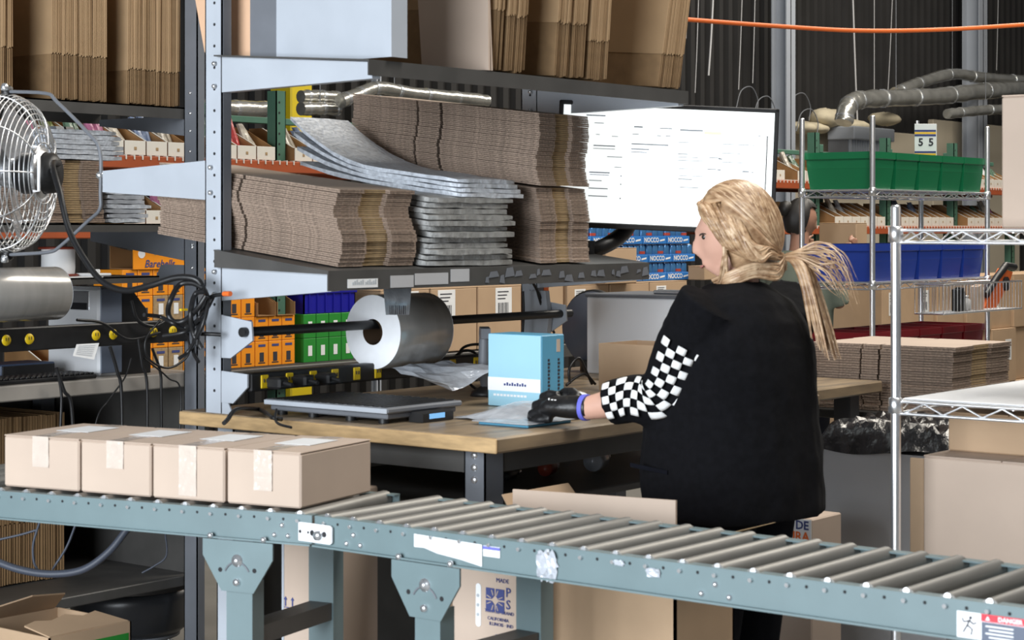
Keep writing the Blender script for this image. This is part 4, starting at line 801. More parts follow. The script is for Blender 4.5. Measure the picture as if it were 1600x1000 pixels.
# far post fittings and wall monitor
b = MB(); p = atb(824, 480, 3.80)
part(pA2, 'monitor_clamp', 'steel', lambda b: b.prism([(-.05, -.12), (.05, -.12), (.065, -.03), (.05, .06), (-.045, .06), (-.06, 0)], (P2A-.03, 3.80, 1.235), (0, -.8, 0), (0, 0, 1), (.02, 0, 0)))
part(pA2, 'orange_strap', 'orange_c', lambda b: (b.box(P2A+.035, P2A+.055, 3.812, 3.818, 1.0, 2.3)))
tvc = at(1042, 262, 6.15)
TV = Matrix.Translation(tvc) @ Matrix(((RX, 0, -FX, 0), (RY, 0, -FY, 0), (0, 1, 0, 0), (0, 0, 0, 1))) @ Matrix.Rotation(-.042, 4, 'Z')
mon = thing('wall_monitor', 'large flat monitor showing a bright white order list above the bench', 'monitor', tuple(tvc-Vector((0, 0, .2))))
def tvp(name, m, fn, parent=mon): b = MB(); fn(b); b.xf(TV); return b.build(name, m, parent)
W2, H2 = .352, .203
tvp('bezel', 'black', lambda b: (b.bbox(-W2, W2, H2-.014, H2, -.03, .006, .003), b.bbox(-W2, W2, -H2, -H2+.018, -.03, .006, .003), b.bbox(-W2, -W2+.014, -H2, H2, -.03, .006, .003), b.bbox(W2-.014, W2, -H2, H2, -.03, .006, .003)))
tvp('rear_shell', 'black', lambda b: b.bbox(-W2+.004, W2-.004, -H2+.004, H2-.004, -.05, -.005, .01))
sc = tvp('screen', 'screen', lambda b: b.box(-W2+.013, W2-.013, -H2+.017, H2-.013, -.004, .001))
def ui(name, m, rects, z=.0018):
    def f(b):
        for x, y, wd, h in rects: b.box((x-1042)*6.15/FPX, (x+wd-1042)*6.15/FPX, -(y+h-262)*6.15/FPX, -(y-262)*6.15/FPX, .001, z)
    return stuff(tvp(name, m, f, sc))
ui('screen_panels', 'scr_a', [(983, 229, 68, 16), (918, 268, 58, 14)], .0014)
rnd = random.Random(8); L = [(913, 184, 30, 2), (926, 196, 15, 1.2), (988, 199, 14, 2.4), (1028, 200, 20, 1.5), (1060, 201, 36, 2.4), (986, 211, 10, 1.3), (1024, 212, 7, 1.3), (1038, 212, 8, 1.3), (929, 214, 6, 1), (954, 216, 10, 1), (985, 226, 58, 2), (985, 234, 28, 1.8), (985, 239, 25, 1.2), (926, 231, 34, 1.8), (926, 236, 34, 1), (948, 248, 24, 1.2), (960, 264, 11, 1), (921, 273, 32, 1.8), (922, 277, 30, 1), (921, 286, 20, 1.3), (921, 298, 30, 1.6), (921, 310, 30, 1.6), (1058, 239, 16, 1.4), (1058, 244, 32, 1), (1058, 249, 44, 1), (1107, 243, 18, 1.2), (1122, 244, 6, 2), (1105, 261, 14, 1.4), (1121, 261, 5, 2.2), (1060, 278, 22, 1.5), (1060, 273, 45, .9), (1063, 291, 30, 1.2), (1058, 221, 18, 1), (1126, 221, 52, 1), (1126, 235, 30, 1), (1126, 249, 34, 1), (1160, 262, 10, 2.2), (1174, 263, 3, 1.5), (1158, 280, 10, 2.2), (1172, 280, 3, 1.5), (1182, 206, 4, 1.2), (1060, 262, 24, .9), (970, 312, 2, 2), (970, 290, 2, 2), (970, 277, 2, 2)]
ui('screen_text_lines', 'scr_t', L); ui('screen_tag', 'scr_y', [(1098, 203, 27, 4.5)]); ui('scroll_bar', 'ink', [(1196, 206, 1.6, 100)])
# articulated arm from the monitor to the far post
armp = [at(990, 335, 6.24), at(972, 366, 6.22), at(930, 390, 6.16), (P2A+.06, 3.80, 1.40)]
part(mon, 'support_arm', 'black', lambda b: b.tube(curve_pts(armp, 5), .026, 8)); part(mon, 'arm_joint', 'black', lambda b: b.cyl(Vector(at(915, 406, 6.14)), Vector(at(915, 376, 6.14)), .03, 14)); tvp('mount_plate', 'black', lambda b: b.bbox(-.16, .02, -H2+.02, 0, -.075, -.045, .006))
# ================================================================== CHROME WIRE RACKS
def wire_rack(name, label, x0, x1, y0, y1, zs_, ztop, r=.0127, mats='chrome'):
    t = thing(name, label, 'shelving', ((x0+x1)/2, (y0+y1)/2, 0))
    for x in (x0, x1):
        for y in (y0, y1):
            p = part(t, 'post', mats, lambda b: b.lathe([(r*.6, 0), (r, .02), (r, ztop-.006), (r*.8, ztop), (0, ztop)], (x, y, 0), (0, 0, 1), 14))
            for z in zs_: part(p, 'collar', mats, lambda b: b.lathe([(r, z-.03), (r*1.5, z-.028), (r*1.35, z+.008), (r, z+.01)], (x, y, 0), (0, 0, 1), 12))
    for z in zs_:
        sh = part(t, 'wire_shelf', mats, lambda b: [b.tube([(x0, y, zz), (x1, y, zz)], .0042, 6) for y in (y0, y1) for zz in (z, z-.030)]+[b.tube([(x, y0, zz), (x, y1, zz)], .0042, 6) for x in (x0, x1) for zz in (z, z-.030)])
        b = MB(); n = int((x1-x0)/.024)
        for i in range(1, n): xx = x0+(x1-x0)*i/n; b.tube([(xx, y0, z+.003), (xx, y1, z+.003)], .0021, 4)
        for k in (.33, .67): b.tube([(x0, y0+(y1-y0)*k, z-.004), (x1, y0+(y1-y0)*k, z-.004)], .003, 4)
        stuff(b.build('deck_wires', mats, sh))
        b = MB()
        for y in (y0, y1):
            m_ = max(3, int((x1-x0)/.055)); pts = [(x0+(x1-x0)*(i+.5)/m_, y, z-(.003 if i % 2 else .027)) for i in range(m_)]; b.tube(pts, .0028, 5)
        for x in (x0, x1):
            m_ = max(3, int((y1-y0)/.05)); pts = [(x, y0+(y1-y0)*(i+.5)/m_, z-(.003 if i % 2 else .027)) for i in range(m_)]; b.tube(pts, .0028, 5)
        stuff(b.build('truss_wires', mats, sh))
    return t
rackC = wire_rack('wire_rack', 'bright chrome wire rack standing in the right foreground', 4.32, 5.54, 1.76, 2.22, (1.492, 1.068, .585, .12), 1.555)
part(rackC, 'glare_sheet', 'white', lambda b: b.bbox(4.335, 5.52, 1.775, 2.205, 1.0735, 1.0765, .001))  # white sheet added for the glare of sunlight on the wire shelf
def plain_carton(label, c, w_, d_, h, rz=0, m='kraft', group=None, labels=(), cat='carton', seam=True):
    t = thing('carton', label, cat, c, group)
    def loc(nm, mm, a): b = MB(); b.bbox(*a, .004); o = b.build(nm, mm, t, None); return o
    B0 = Vector(c)
    def P(nm, mm, x0, x1, y0, y1, z0, z1, r=.004): b = MB(); b.bbox(B0.x+x0, B0.x+x1, B0.y+y0, B0.y+y1, B0.z+z0, B0.z+z1, r); return b.build(nm, mm, t)
    P('carton_body', m, -w_/2, w_/2, -d_/2, d_/2, 0, h-.004)
    P('top_flap', m, -w_/2, w_/2, -d_/2, -.001, h-.004, h, .0015); P('top_flap', m, -w_/2, w_/2, .001, d_/2, h-.004, h, .0015)
    for (lx, lz, lw, lh, fc_) in labels:
        if fc_ == 'v': o = P('carton_label', 'paper', lx-lw/2, lx+lw/2, -d_/2-.0015, -d_/2+.001, lz-lh/2, lz+lh/2, .0004)
        b = MB()
        for i in range(9): b.box(B0.x+lx-lw*.35+i*lw*.075, B0.x+lx-lw*.35+i*lw*.075+lw*(.03 if i % 3 else .05), B0.y-d_/2-.0022, B0.y-d_/2-.0015, B0.z+lz-lh*.38, B0.z+lz-lh*.02)
        for k in range(3): b.box(B0.x+lx-lw*.38, B0.x+lx+lw*(.1+.1*k), B0.y-d_/2-.0022, B0.y-d_/2-.0015, B0.z+lz+lh*(.10+.12*k), B0.z+lz+lh*(.14+.12*k))
        stuff(b.build('barcode_print', 'ink', o))
    t.rotation_euler = (0, 0, rz); return t
p = at(1566, 352, 4.82)
plain_carton('pale carton on the top shelf of the near chrome rack, cut by the right edge', (4.68, 1.862, 1.498), .36, .32, .33, 0, 'kraft_pk')
part_s = MB(); 
bgc = plain_carton('big pale carton on the lower shelf of the near chrome rack', (4.64, 1.995, .59), .40, .42, .335, 0, 'kraft_pk')
part(bgc, 'side_flap', 'kraft', lambda b: b.bbox(4.445, 4.452, 2.206, 2.245, .60, .915, .002))
plain_carton('shallow carton resting on the big pale carton in the near rack', (4.72, 2.03, .926), .32, .33, .10, 0, 'kraft')
# grey bins with black liner behind the woman
gb = thing('waste_bin', 'big pale grey waste bin with a black liner behind the woman', 'bin', (5.4, 2.74, 0))
part(gb, 'bin_body', 'gplast', lambda b: (b.prism([(2.50, 0), (2.89, 0), (2.91, .40), (2.48, .40)], (5.15, 0, 0), (0, 1, 0), (0, 0, 1), (.45, 0, 0))))
part(gb, 'bin_upper', 'gplast', lambda b: (b.prism([(2.475, .405), (2.915, .405), (2.925, .83), (2.46, .83)], (5.145, 0, 0), (0, 1, 0), (0, 0, 1), (.46, 0, 0))))
rn2 = random.Random(6)
nn = 25; b = MB(); g = []
for i in range(nn):
    for j in range(nn):
        u_, v_ = i/(nn-1), j/(nn-1); e = min(u_, v_, 1-u_, 1-v_); g.append((5.11+.53*u_, 2.43+.505*v_, .835+.012*math.sin(9*u_+7*v_)*(e == 0)+.07*min(1, e*9)-.03*min(1, max(0, e-.2)*4)+(.016*rn2.uniform(-1, 1) if e > 0 else 0)))
b.add(g, [(i*nn+j, (i+1)*nn+j, (i+1)*nn+j+1, i*nn+j+1) for i in range(nn-1) for j in range(nn-1)], True); b.build('liner_bag', 'bagblk', gb)
sg = thing('sorting_bin', 'small pale bin with navy and orange lettering beside the trousers', 'bin', (4.83, 2.77, 0)); ps_ = ata(1247, 826, 4.75)
part(sg, 'bin_body', 'kraft_pk', lambda b: b.bbox(4.75, 4.92, ps_.y-.045, ps_.y+.10, 0, ps_.z+.03, .004)); part(sg, 'printed_panel', 'paper', lambda b: b.box(4.748, 4.75, ps_.y-.043, ps_.y+.098, ps_.z-.2, ps_.z+.028))
text(sg, 'E DE', .034, 'blue_ink', (4.7465, ps_.y-.036, ps_.z+.010), 'u', .0008, 'RIGHT'); text(sg, 'URA', .036, 'red_ink', (4.7465, ps_.y-.038, ps_.z-.022), 'u', .0008, 'RIGHT')
ct = thing('steel_cart', 'low steel cart under the flat carton stack behind the woman', 'cart', (5.9, 2.98, 0)); part(ct, 'cart_top', 'steel_dk', lambda b: b.bbox(5.66, 6.18, 2.66, 3.30, .865, .895, .004))
for (x, y) in ((5.68, 2.68), (5.68, 3.25), (6.13, 2.68), (6.13, 3.25)): part(ct, 'leg', 'steel_dk', lambda b: b.box(x, x+.03, y, y+.03, 0, .865))
flat_bundle('broad flat stack of carton blanks on the cart behind the woman', 5.69, 6.12, 2.72, 3.24, .896, 1.115, 13, 15, top='kraft_pk', wave=.008)

DX0, DX1, DY0, DY1 = 7.735, 8.935, 4.09, 4.45
rackD = wire_rack('wire_rack', 'chrome wire rack with green, blue and red totes in the middle distance', DX0, DX1, DY0, DY1, (1.668, 1.25, .85, .3), 2.0)
def tote_meshes(m):
    W, D, H, t = .226, .345, .168, .004; tp_ = .018
    b = MB()
    def ringp(i, z): return [(-W/2+i, -D/2+i, z), (W/2-i, -D/2+i, z), (W/2-i, D/2-i, z), (-W/2+i, D/2-i, z)]
    b.loft([ringp(tp_, 0), ringp(tp_*.45, H*.55), ringp(tp_*.42, H*.56), ringp(.006, H*.80)], True, False); body = b.mesh('tote_body', M[m])
    b = MB(); b.loft([ringp(.004, H*.80), ringp(0, H*.82), ringp(0, H), ringp(.008, H), ringp(.012, H*.82)], False, False); rim = b.mesh('tote_rim', M[m])
    return body, rim
for zi, (z, m_, nm) in enumerate(((1.673, 'tote_g', 'green'), (1.255, 'tote_b', 'blue'), (.855, 'tote_r', 'dark red'))):
    bd, rm = tote_meshes(m_)
    for i in range(5):
        t = thing('storage_tote', '%s plastic tote on the distant chrome rack, %s from the left in its row' % (nm, ORD[i]), 'tote', (DX0+.125+i*.237, (DY0+DY1)/2, z), nm+' totes'); inst(bd, (0, 0, 0), t, name='tote_body'); inst(rm, (0, 0, 0), t, name='tote_rim')
# number placard
pq = at(1447, 223, 9.35); sg2 = thing('number_placard', 'white placard reading 5 5 with blue and yellow stripes above the green totes', 'sign', (pq.x, pq.y, pq.z-.09))
SM = Matrix.Translation(pq) @ Matrix(((RX, 0, -FX, 0), (RY, 0, -FY, 0), (0, 1, 0, 0), (0, 0, 0, 1)))
def sgp(nm, m_, fn): b = MB(); fn(b); b.xf(SM); return b.build(nm, m_, sg2)
sgp('placard_board', 'paper', lambda b: b.bbox(-.056, .052, -.092, .092, -.004, 0, .001))
for k, (z, m_) in enumerate(((.058, 'blue_ink'), (.047, 'yellow'), (.036, 'blue_ink'), (-.046, 'blue_ink'), (-.057, 'yellow'), (-.068, 'blue_ink'))): sgp('stripe', m_ if m_ != 'yellow' else mat('placard_yellow_%d' % k, (.85, .50, .04), .5), lambda b: b.box(-.056, .048, z-.0048, z+.0048, 0, .001))
for dx in (-.026, .024):
    o = bpy.data.objects.new('numeral', text_mesh('5', .052, 'ink', .0012)); COL.objects.link(o); o.parent = sg2
    mx = SM @ Matrix.Translation((dx, .001, .0012)); o.matrix_basis = Matrix.Translation(-Vector(sg2.location)) @ mx
sgp('placard_pole', 'chrome', lambda b: (b.cyl((-.040, -.16, -.012), (-.040, .108, -.012), .009, 10)))
# wire basket with tape gun hung on the right side of rack D
bk = thing('wire_basket', 'small wire basket with tools under the blue totes', 'basket', (8.3, 4.0, 1.09))
bx0, bx1, by0, by1, bz0, bz1 = 8.12, 8.98, 3.93, 4.075, 1.10, 1.235
b = MB()
for z in (bz0, bz1): b.tube([(bx0, by0, z), (bx1, by0, z), (bx1, by1, z), (bx0, by1, z), (bx0, by0, z)], .004, 5)
n = 24
for i in range(n+1):
    x = bx0+(bx1-bx0)*i/n; b.tube([(x, by1, bz1), (x, by1, bz0), (x, by0, bz0), (x, by0, bz1)], .0022, 4)
for i in range(4): y = by0+(by1-by0)*i/3; b.tube([(bx0, y, bz1), (bx0, y, bz0), (bx1, y, bz0), (bx1, y, bz1)], .0022, 4)
b.build('basket_wires', 'chrome', bk)
tgn = thing('tape_gun', 'orange and black tape gun poking out of the wire basket', 'tape gun', (8.85, 4.0, 1.105)); TG = lambda x, z: (8.66+x, 3.985, 1.112+z)
part(tgn, 'gun_frame', 'orange_c', lambda b: b.prism([(0, 0), (.14, 0), (.30, .13), (.33, .17), (.22, .19), (.04, .04)], (8.66, 3.98, 1.108), (1, 0, 0), (0, 0, 1), (0, .03, 0))); part(tgn, 'grip', 'black', lambda b: b.tube([TG(.03, .06), TG(.15, .14), TG(.26, .20), TG(.36, .19)], .018, 8)); part(tgn, 'roller', 'black', lambda b: b.cyl((8.90, 3.97, 1.222), (8.90, 4.02, 1.222), .035, 14))
for i, (x, m_, lb_, h) in enumerate(((8.42, 'black', 'black marker box standing in the wire basket', .11), (8.50, 'gplast', 'grey bottle standing in the wire basket', .07), (8.62, 'kraft_pk', 'folded beige paper in the wire basket', .12))):
    o = thing(['marker_box', 'small_bottle', 'paper_wad'][i], lb_, ['box', 'bottle', 'paper'][i], (x, 4.0, 1.104)); part(o, 'body', m_, lambda b: (b.lathe([(0, 0), (.022, 0), (.024, .01), (.024, h*.7), (.010, h*.85), (.010, h), (0, h)], (x, 4.0, 1.104), (0, 0, 1), 10) if i == 1 else b.prism([(-.03, 0), (.03, 0), (.034, h*.7), (.02, h), (-.03, h*.92)], (x, 3.98, 1.104), (1, 0, 0), (0, 0, 1), (0, .04, 0)))); part(o, 'cap', 'white' if i == 1 else m_, lambda b: b.bbox(x-.012, x+.012, 3.988, 4.012, 1.104+h*.9, 1.104+h*1.02, .003))

# ================================================================== TALL RACK ALONG THE BACK
EY = 6.29
rackE = thing('pallet_rack', 'long pallet rack with green uprights and orange-red beams across the background', 'shelving', (9.5, 6.7, 0))
ex0, ex1 = 4.2, 15.2
for z, ex0, ex1 in ((1.81, 4.2, 15.2), (1.515, 4.2, 7.0), (1.515, 10.3, 15.2)):
    bm = part(rackE, 'beam', 'racko', lambda b: (b.bbox(ex0, ex1, EY, EY+.05, z-.062, z-.008, .004)))
    part(rackE, 'shelf_deck', 'steel_dk', lambda b: b.box(ex0, ex1, EY+.05, EY+.62, z-.02, z-.006)); part(rackE, 'beam', 'racko', lambda b: b.bbox(ex0, ex1, EY+.62, EY+.67, z-.062, z-.008, .004))
    b = MB(); n = int((ex1-ex0)/.045)
    for i in range(n): x = ex0+.02+i*.045; b.box(x, x+.006, EY-.003, EY+.02, z-.024, z-.004)
    stuff(b.build('deck_wire_ends', 'binw', bm))
ex0 = 4.2
part(rackE, 'lower_beam', 'steel_dk', lambda b: b.bbox(ex0, ex1, EY, EY+.05, .79, .862, .004)); part(rackE, 'lower_deck', 'steel_dk', lambda b: b.box(ex0, ex1, EY+.05, EY+.8, .85, .866))
UPA = [atb(q_, 250, 6.42).x for q_ in (-120, 425, 1265, 1377, 1482, 1572)]
for px_ in (-120, 425, 1265, 1377, 1482, 1572):
    a = atb(px_, 250, 6.42).x
    up_ = part(rackE, 'upright', 'rackg', lambda b: (b.box(a-.03, a+.03, 6.36, 6.366, 0, 2.13), b.box(a-.03, a-.026, 6.36, 6.42, 0, 2.13), b.box(a+.026, a+.03, 6.36, 6.42, 0, 2.13)))
    part(rackE, 'upright', 'rackg', lambda b: b.bbox(a-.03, a+.03, 6.9, 6.95, 0, 2.1, .003)); b = MB()
    for k in range(38): b.cyl((a-.012, 6.359, .3+k*.048), (a-.012, 6.362, .3+k*.048), .006, 6)
    stuff(b.build('upright_slots', 'hole', up_))
for z in (2.03, 1.93): part(rackE, 'tie_bar', 'rackg', lambda b: b.bbox(ex0, ex1, 6.90, 6.93, z-.016, z+.016, .003))
BW, BD = .117, .30
def bin_meshes():
    b = MB(); t = .003
    for x in (-BW/2+.001, BW/2-t-.001): b.prism([(0, 0), (BD, 0), (BD, .16), (BD*.72, .16), (.012, .062), (0, .062)], (x, 0, 0), (0, 1, 0), (0, 0, 1), (t, 0, 0))
    b.box(-BW/2, BW/2, BD-t, BD, 0, .16); b.box(-BW/2, BW/2, 0, BD, 0, t); body = b.mesh('bin_body', M['binb'])
    b = MB(); b.bbox(-BW/2+.002, BW/2-.002, -.004, 0, .001, .062, .001); b.prism([(0, .062), (.006, .062), (BD*.72, .1605), (BD*.70, .1605)], (-BW/2-.001, 0, 0), (0, 1, 0), (0, 0, 1), (.005, 0, 0)); front = b.mesh('bin_front', M['binw'])
    b = MB(); b.bbox(-.007, .007, -.0052, -.004, .022, .036, .0005); lab = b.mesh('bin_label', M['kraft_yl']); return body, front, lab
bmesh_, fmesh_, lmesh_ = bin_meshes()
PKC = [mat('wrapped_goods_%d' % i, c, .25, 0, .5, 14, .8) for i, c in enumerate(((.45, .16, .28), (.10, .17, .12), (.55, .50, .42), (.22, .28, .42), (.42, .05, .05), (.40, .36, .30), (.16, .19, .06), (.55, .56, .58)))]
def packet_mesh(m_, seed):
    r2 = random.Random(seed); b = MB()
    for k in range(3):
        cx = -.03+.03*k+r2.uniform(-.006, .006); w_ = .019; h = r2.uniform(.13, .20); ln = r2.uniform(-.35, .35); rings = []
        for i in range(5):
            s = i/4; ww = w_*(.75+.4*math.sin(PI*s)); rings.append([(cx+ln*h*s*.3+ww*math.cos(a)*1.0+r2.uniform(-.003, .003), .045+.05*k*.3+.06*s+.022*math.sin(a)*(1.1-.3*s)+.04*s, .004+h*s+r2.uniform(-.004, .004)) for a in [2*PI*j/7 for j in range(7)]])
        b.loft(rings, True, False)
    return b.mesh('wrapped_packets', m_)
PKM = [packet_mesh(PKC[i % 8], i) for i in range(12)]
def bins(z, x0, x1, lv, rnd, fill=.75):
    n = int((x1-x0)/(BW+.003))
    for i in range(n):
        x = x0+(i+.5)*(BW+.003)
        if min(abs(x-ua) for ua in UPA) < .10: continue
        t = thing('shelf_bin', 'white-fronted bin, %s from left %s' % (ORD[i], lv), 'bin', (x, EY+.03, z), 'cardboard bins '+lv)
        inst(bmesh_, (0, 0, 0), t, name='bin_body'); inst(fmesh_, (0, 0, 0), t, name='bin_front'); inst(lmesh_, (0, 0, 0), t, name='bin_label')
        if rnd.random() < fill:
            k = rnd.randrange(12); o = inst(PKM[k], (x, EY+.03, z+.003), None, name='wrapped_packets'); o.scale = (1, 1, rnd.uniform(.8, 1.05)); tag(o, 'wrapped goods in the bin %s from left %s' % (ORD[i], lv), 'packets', 'wrapped goods '+lv)
rb_ = random.Random(44)
xa = lambda px_: atb(px_, 260, EY).x
bins(1.805, xa(55), xa(318), 'on the upper beam by the fan', rb_, .9)
bins(1.805, xa(346), xa(600), 'on the upper beam behind the carton stacks', rb_, .95)
bins(1.805, xa(1202), xa(1245), 'on the upper beam beside the monitor', rb_, .8)
bins(1.805, xa(1252), xa(1590), 'on the upper beam behind the green totes', rb_, .85)
bins(1.51, xa(200), xa(318), 'on the middle beam by the post', rb_, .5)
bins(1.51, xa(1268), xa(1590), 'on the middle beam under the green totes', rb_, .25)
bins(.866, xa(85), xa(200), 'on the lower deck behind the spool', rb_, .4)
# orange and green snack boxes
def snack_mesh(m_):
    b = MB(); b.bbox(-.041, .041, 0, .19, 0, .112, .002); return b.mesh('box_body', M[m_])
b = MB(); b.box(-.014, .012, -.0012, 0, .020, .062); b.box(-.022, .02, -.0012, 0, .012, .017); mkm = b.mesh('print_mark', M['ink']); b = MB(); b.box(-.022, .022, -.0012, 0, .088, .099); mk2 = b.mesh('name_strip', M['blue_ink'])
b = MB(); b.box(-.012, .014, -.0014, 0, .030, .078); mk3 = b.mesh('white_label', M['paper'])
om, gm, pm = snack_mesh('orange'), snack_mesh('green'), snack_mesh('kraft_yl')
x = 5.375; k = 0
for i in range(12):
    rows = 4 if i < 6 else (3 if i < 9 else 2)
    for r in range(rows):
        xx = x+i*.0855+(.0 if i < 6 else .004); pale = i in (2, 3) and r in (0, 2)
        t = thing('snack_box', '%s snack box, column %s from the left, %s from the bottom' % ('pale printed' if pale else 'orange', ORD[i], ORD[r]), 'box', (xx, EY+.06, .866+r*.1135), 'snack boxes on the lower deck')
        inst(pm if pale else om, (0, 0, 0), t, name='box_body'); inst(mk2, (0, 0, 0), t, name='name_strip'); inst(mk3 if pale else mkm, (0, 0, 0), t, name='white_label' if pale else 'print_mark')
sd = thing('display_box', 'open orange snack display box lettered on its sloping front panel', 'box', (5.52, 6.4, 1.32)); zb = .866+4*.1135
part(sd, 'box_side', 'orange', lambda b: b.prism([(0, 0), (.30, 0), (.30, .04), (0, .105)], (5.385, EY+.05, zb), (1, 0, 0), (0, 0, 1), (0, .004, 0))); part(sd, 'box_inside', 'binb', lambda b: (b.prism([(0, 0), (.30, 0), (.30, .04), (0, .10)], (5.385, EY+.20, zb), (1, 0, 0), (0, 0, 1), (0, .004, 0)), b.box(5.385, 5.685, EY+.054, EY+.2, zb, zb+.004)))
text(sd, 'Barebells', .046, 'blue_ink', (5.53, EY+.0485, zb+.022), 'v', .0004, shear=.25); part(sd, 'round_seal', 'paper', lambda b: b.cyl((5.43, EY+.048, zb+.066), (5.43, EY+.05, zb+.066), .019, 16)); b = MB()
for k in range(6): b.bbox(5.50+k*.013, 5.511+k*.013, EY+.0485, EY+.05, zb+.060+.004*(k % 2), zb+.072-.002*k, .0003)
stuff(b.build('seal_print', 'kraft_yl', sd)); part(sd, 'corner_flap', 'orange', lambda b: b.bbox(5.69, 5.76, EY+.06, EY+.2, zb, zb+.035, .002))
for i in range(4):
    for r in range(2):
        t = thing('snack_box', 'green snack box beside the orange ones, column %s, %s row from the bottom' % (ORD[i], ORD[r]), 'box', (6.46+i*.0855, EY+.06, .866+r*.1135), 'green snack boxes'); inst(gm, (0, 0, 0), t, name='box_body'); inst(mk3, (0, 0, 0), t, name='white_label')
cr = thing('plastic_crate', 'royal blue folding crate on top of the green snack boxes', 'crate', (6.6, 6.4, 1.093)); X0, X1, Y0, Y1 = 6.43, 6.78, EY+.07, EY+.30
for nm, a in (('side_wall', (X0, X0+.006, Y0, Y1)), ('side_wall', (X1-.006, X1, Y0, Y1)), ('front_wall', (X0, X1, Y0, Y0+.006)), ('rear_wall', (X0, X1, Y1-.006, Y1))): part(cr, nm, 'crate_b', lambda b: b.box(*a, 1.094, 1.205))
part(cr, 'rim', 'crate_b', lambda b: b.bbox(X0-.008, X1+.008, Y0-.008, Y0+.002, 1.185, 1.208, .003)); part(cr, 'front_ribs', 'crate_b', lambda b: [b.box(X0+.03+i*.055, X0+.036+i*.055, Y0-.006, Y0, 1.10, 1.185) for i in range(6)])
for i in range(2):
    t = thing('shelf_bin', 'brown open cardboard bin on top of the orange snack boxes, %s of two' % ORD[i], 'bin', (6.17+i*.125, EY+.05, .866+2*.1135+.001), 'bins on the snack boxes'); inst(bmesh_, (0, 0, 0), t, name='bin_body')
# labelled cartons on the lower deck
for i in range(4): plain_carton('labelled kraft carton on the lower rack deck, %s from the blue crate' % ORD[i], (7.10+i*.372, EY+.20, .867), .362, .34, .325, 0, 'kraft', 'labelled cartons on the lower deck', [(-.06 if i % 2 else .03, .24, .135, .15, 'v')])
for i in range(3): plain_carton('plain kraft carton under the drink trays, %s from the left' % ORD[i], (8.63+i*.40, EY+.20, .867), .39, .34, .315, 0, 'kraft', 'cartons under the drink trays', [(-.08, .25, .10, .08, 'v')] if i != 1 else [])
plain_carton('square kraft carton standing in front of the drink trays', (8.85, EY+.02, 1.183), .30, .12, .20, 0, 'kraft'); plain_carton('small brown carton with white print by the woman’s chin', (9.83, EY+.02, 1.183), .24, .12, .085, 0, 'kraft', None, [(.03, .05, .05, .025, 'v')])
# drink trays
b = MB(); b.bbox(-.122, .122, 0, .18, 0, .045, .002); trm = b.mesh('tray', M['noc'])
b = MB(); b.lathe([(0, .004), (.022, .004), (.0275, .010), (.0275, .090), (.022, .100), (0, .100)], n=12); cnm = b.mesh('can', M['can']); b = MB(); b.lathe([(.0278, .046), (.0278, .062)], n=12); cnr = b.mesh('can_band', M['can_r']); b = MB(); b.lathe([(0, .1015), (.022, .1015), (.0235, .098), (.0225, .095)], n=12); cnl = b.mesh('can_lid', M['silver'])
b = MB(); b.prism([(0, 0), (.05, .006), (.052, .016), (.002, .010)], (.052, -.0015, .014), (1, 0, 0), (0, 0, 1), (0, .001, 0)); swm = b.mesh('tray_flash', M['paper'])
for r in range(3):
    for i in range(5):
        t = thing('drink_tray', 'blue tray of canned drinks, %s row from the bottom, %s from the left' % (ORD[r], ORD[i]), 'drink tray', (8.66+i*.252+(.06 if r % 2 else 0), EY+.12, 1.184+r*.1085), 'trays of blue drink cans'); inst(trm, (0, 0, 0), t, name='tray'); inst(swm, (0, 0, 0), t, name='tray_flash')
        o = inst(text_mesh('NOCCO', .040, 'paper', .0008), (-.035, -.0012, .022), t, (PI/2, 0, 0), 'lettering')
        for j in range(4):
            for y in ((.034, .095) if j in (0, 3) else (.034,)):
                c = inst(cnm, (-.09+j*.06, y, .004), t, name='can'); inst(cnl, (0, 0, 0), c, name='can_lid')
                if (i+j+r) % 3 == 0: inst(cnr, (0, 0, 0), c, name='can_band')
# yellow canned goods and cartons on the right of the rack
for i in range(8):
    for r in range(3): plain_carton('carton stacked at right, column %s from the left, %s layer from the floor' % (ORD[i], ORD[r]), (11.35+i*.415, EY-.225-.02*((i+r) % 3), r*.385+(0 if r == 0 else .001)), .405, .40, .384, 0, 'kraft', 'cartons stacked under the rack', [(.07 if (i+r) % 2 else -.06, .23, .10, .15, 'v')] if (i*3+r) % 4 else [])
plain_carton('tall carton with a long paper strip at the right edge of the stack', (14.95, 6.0, 0), .55, .42, 1.16, 0, 'kraft', None, [(-.12, .93, .12, .34, 'v'), (.15, .70, .2, .12, 'v')])
for i in range(4):
    b = MB(); x = 11.6+i*.18; b.bbox(x-.08, x+.08, EY+.02, EY+.2, 1.158, 1.28, .003); t = thing('canned_goods_pack', 'yellow wrapped pack of jars under the middle beam, %s from the left' % ORD[i], 'pack', (x, EY+.1, 1.158), 'yellow packs of jars'); b.build('pack_body', mat('yellow_pack_print_%d' % i, (.55, .42, .10), .5, 0, .5, 25), t)
    for j in range(3): part(t, 'jar_lid', 'paper' if (i+j) % 2 else 'kraft_dk', lambda b: b.lathe([(0, .02), (.022, .02), (.022, 0)], (x-.05+j*.05, EY+.06, 1.28), (0, 0, 1), 10))
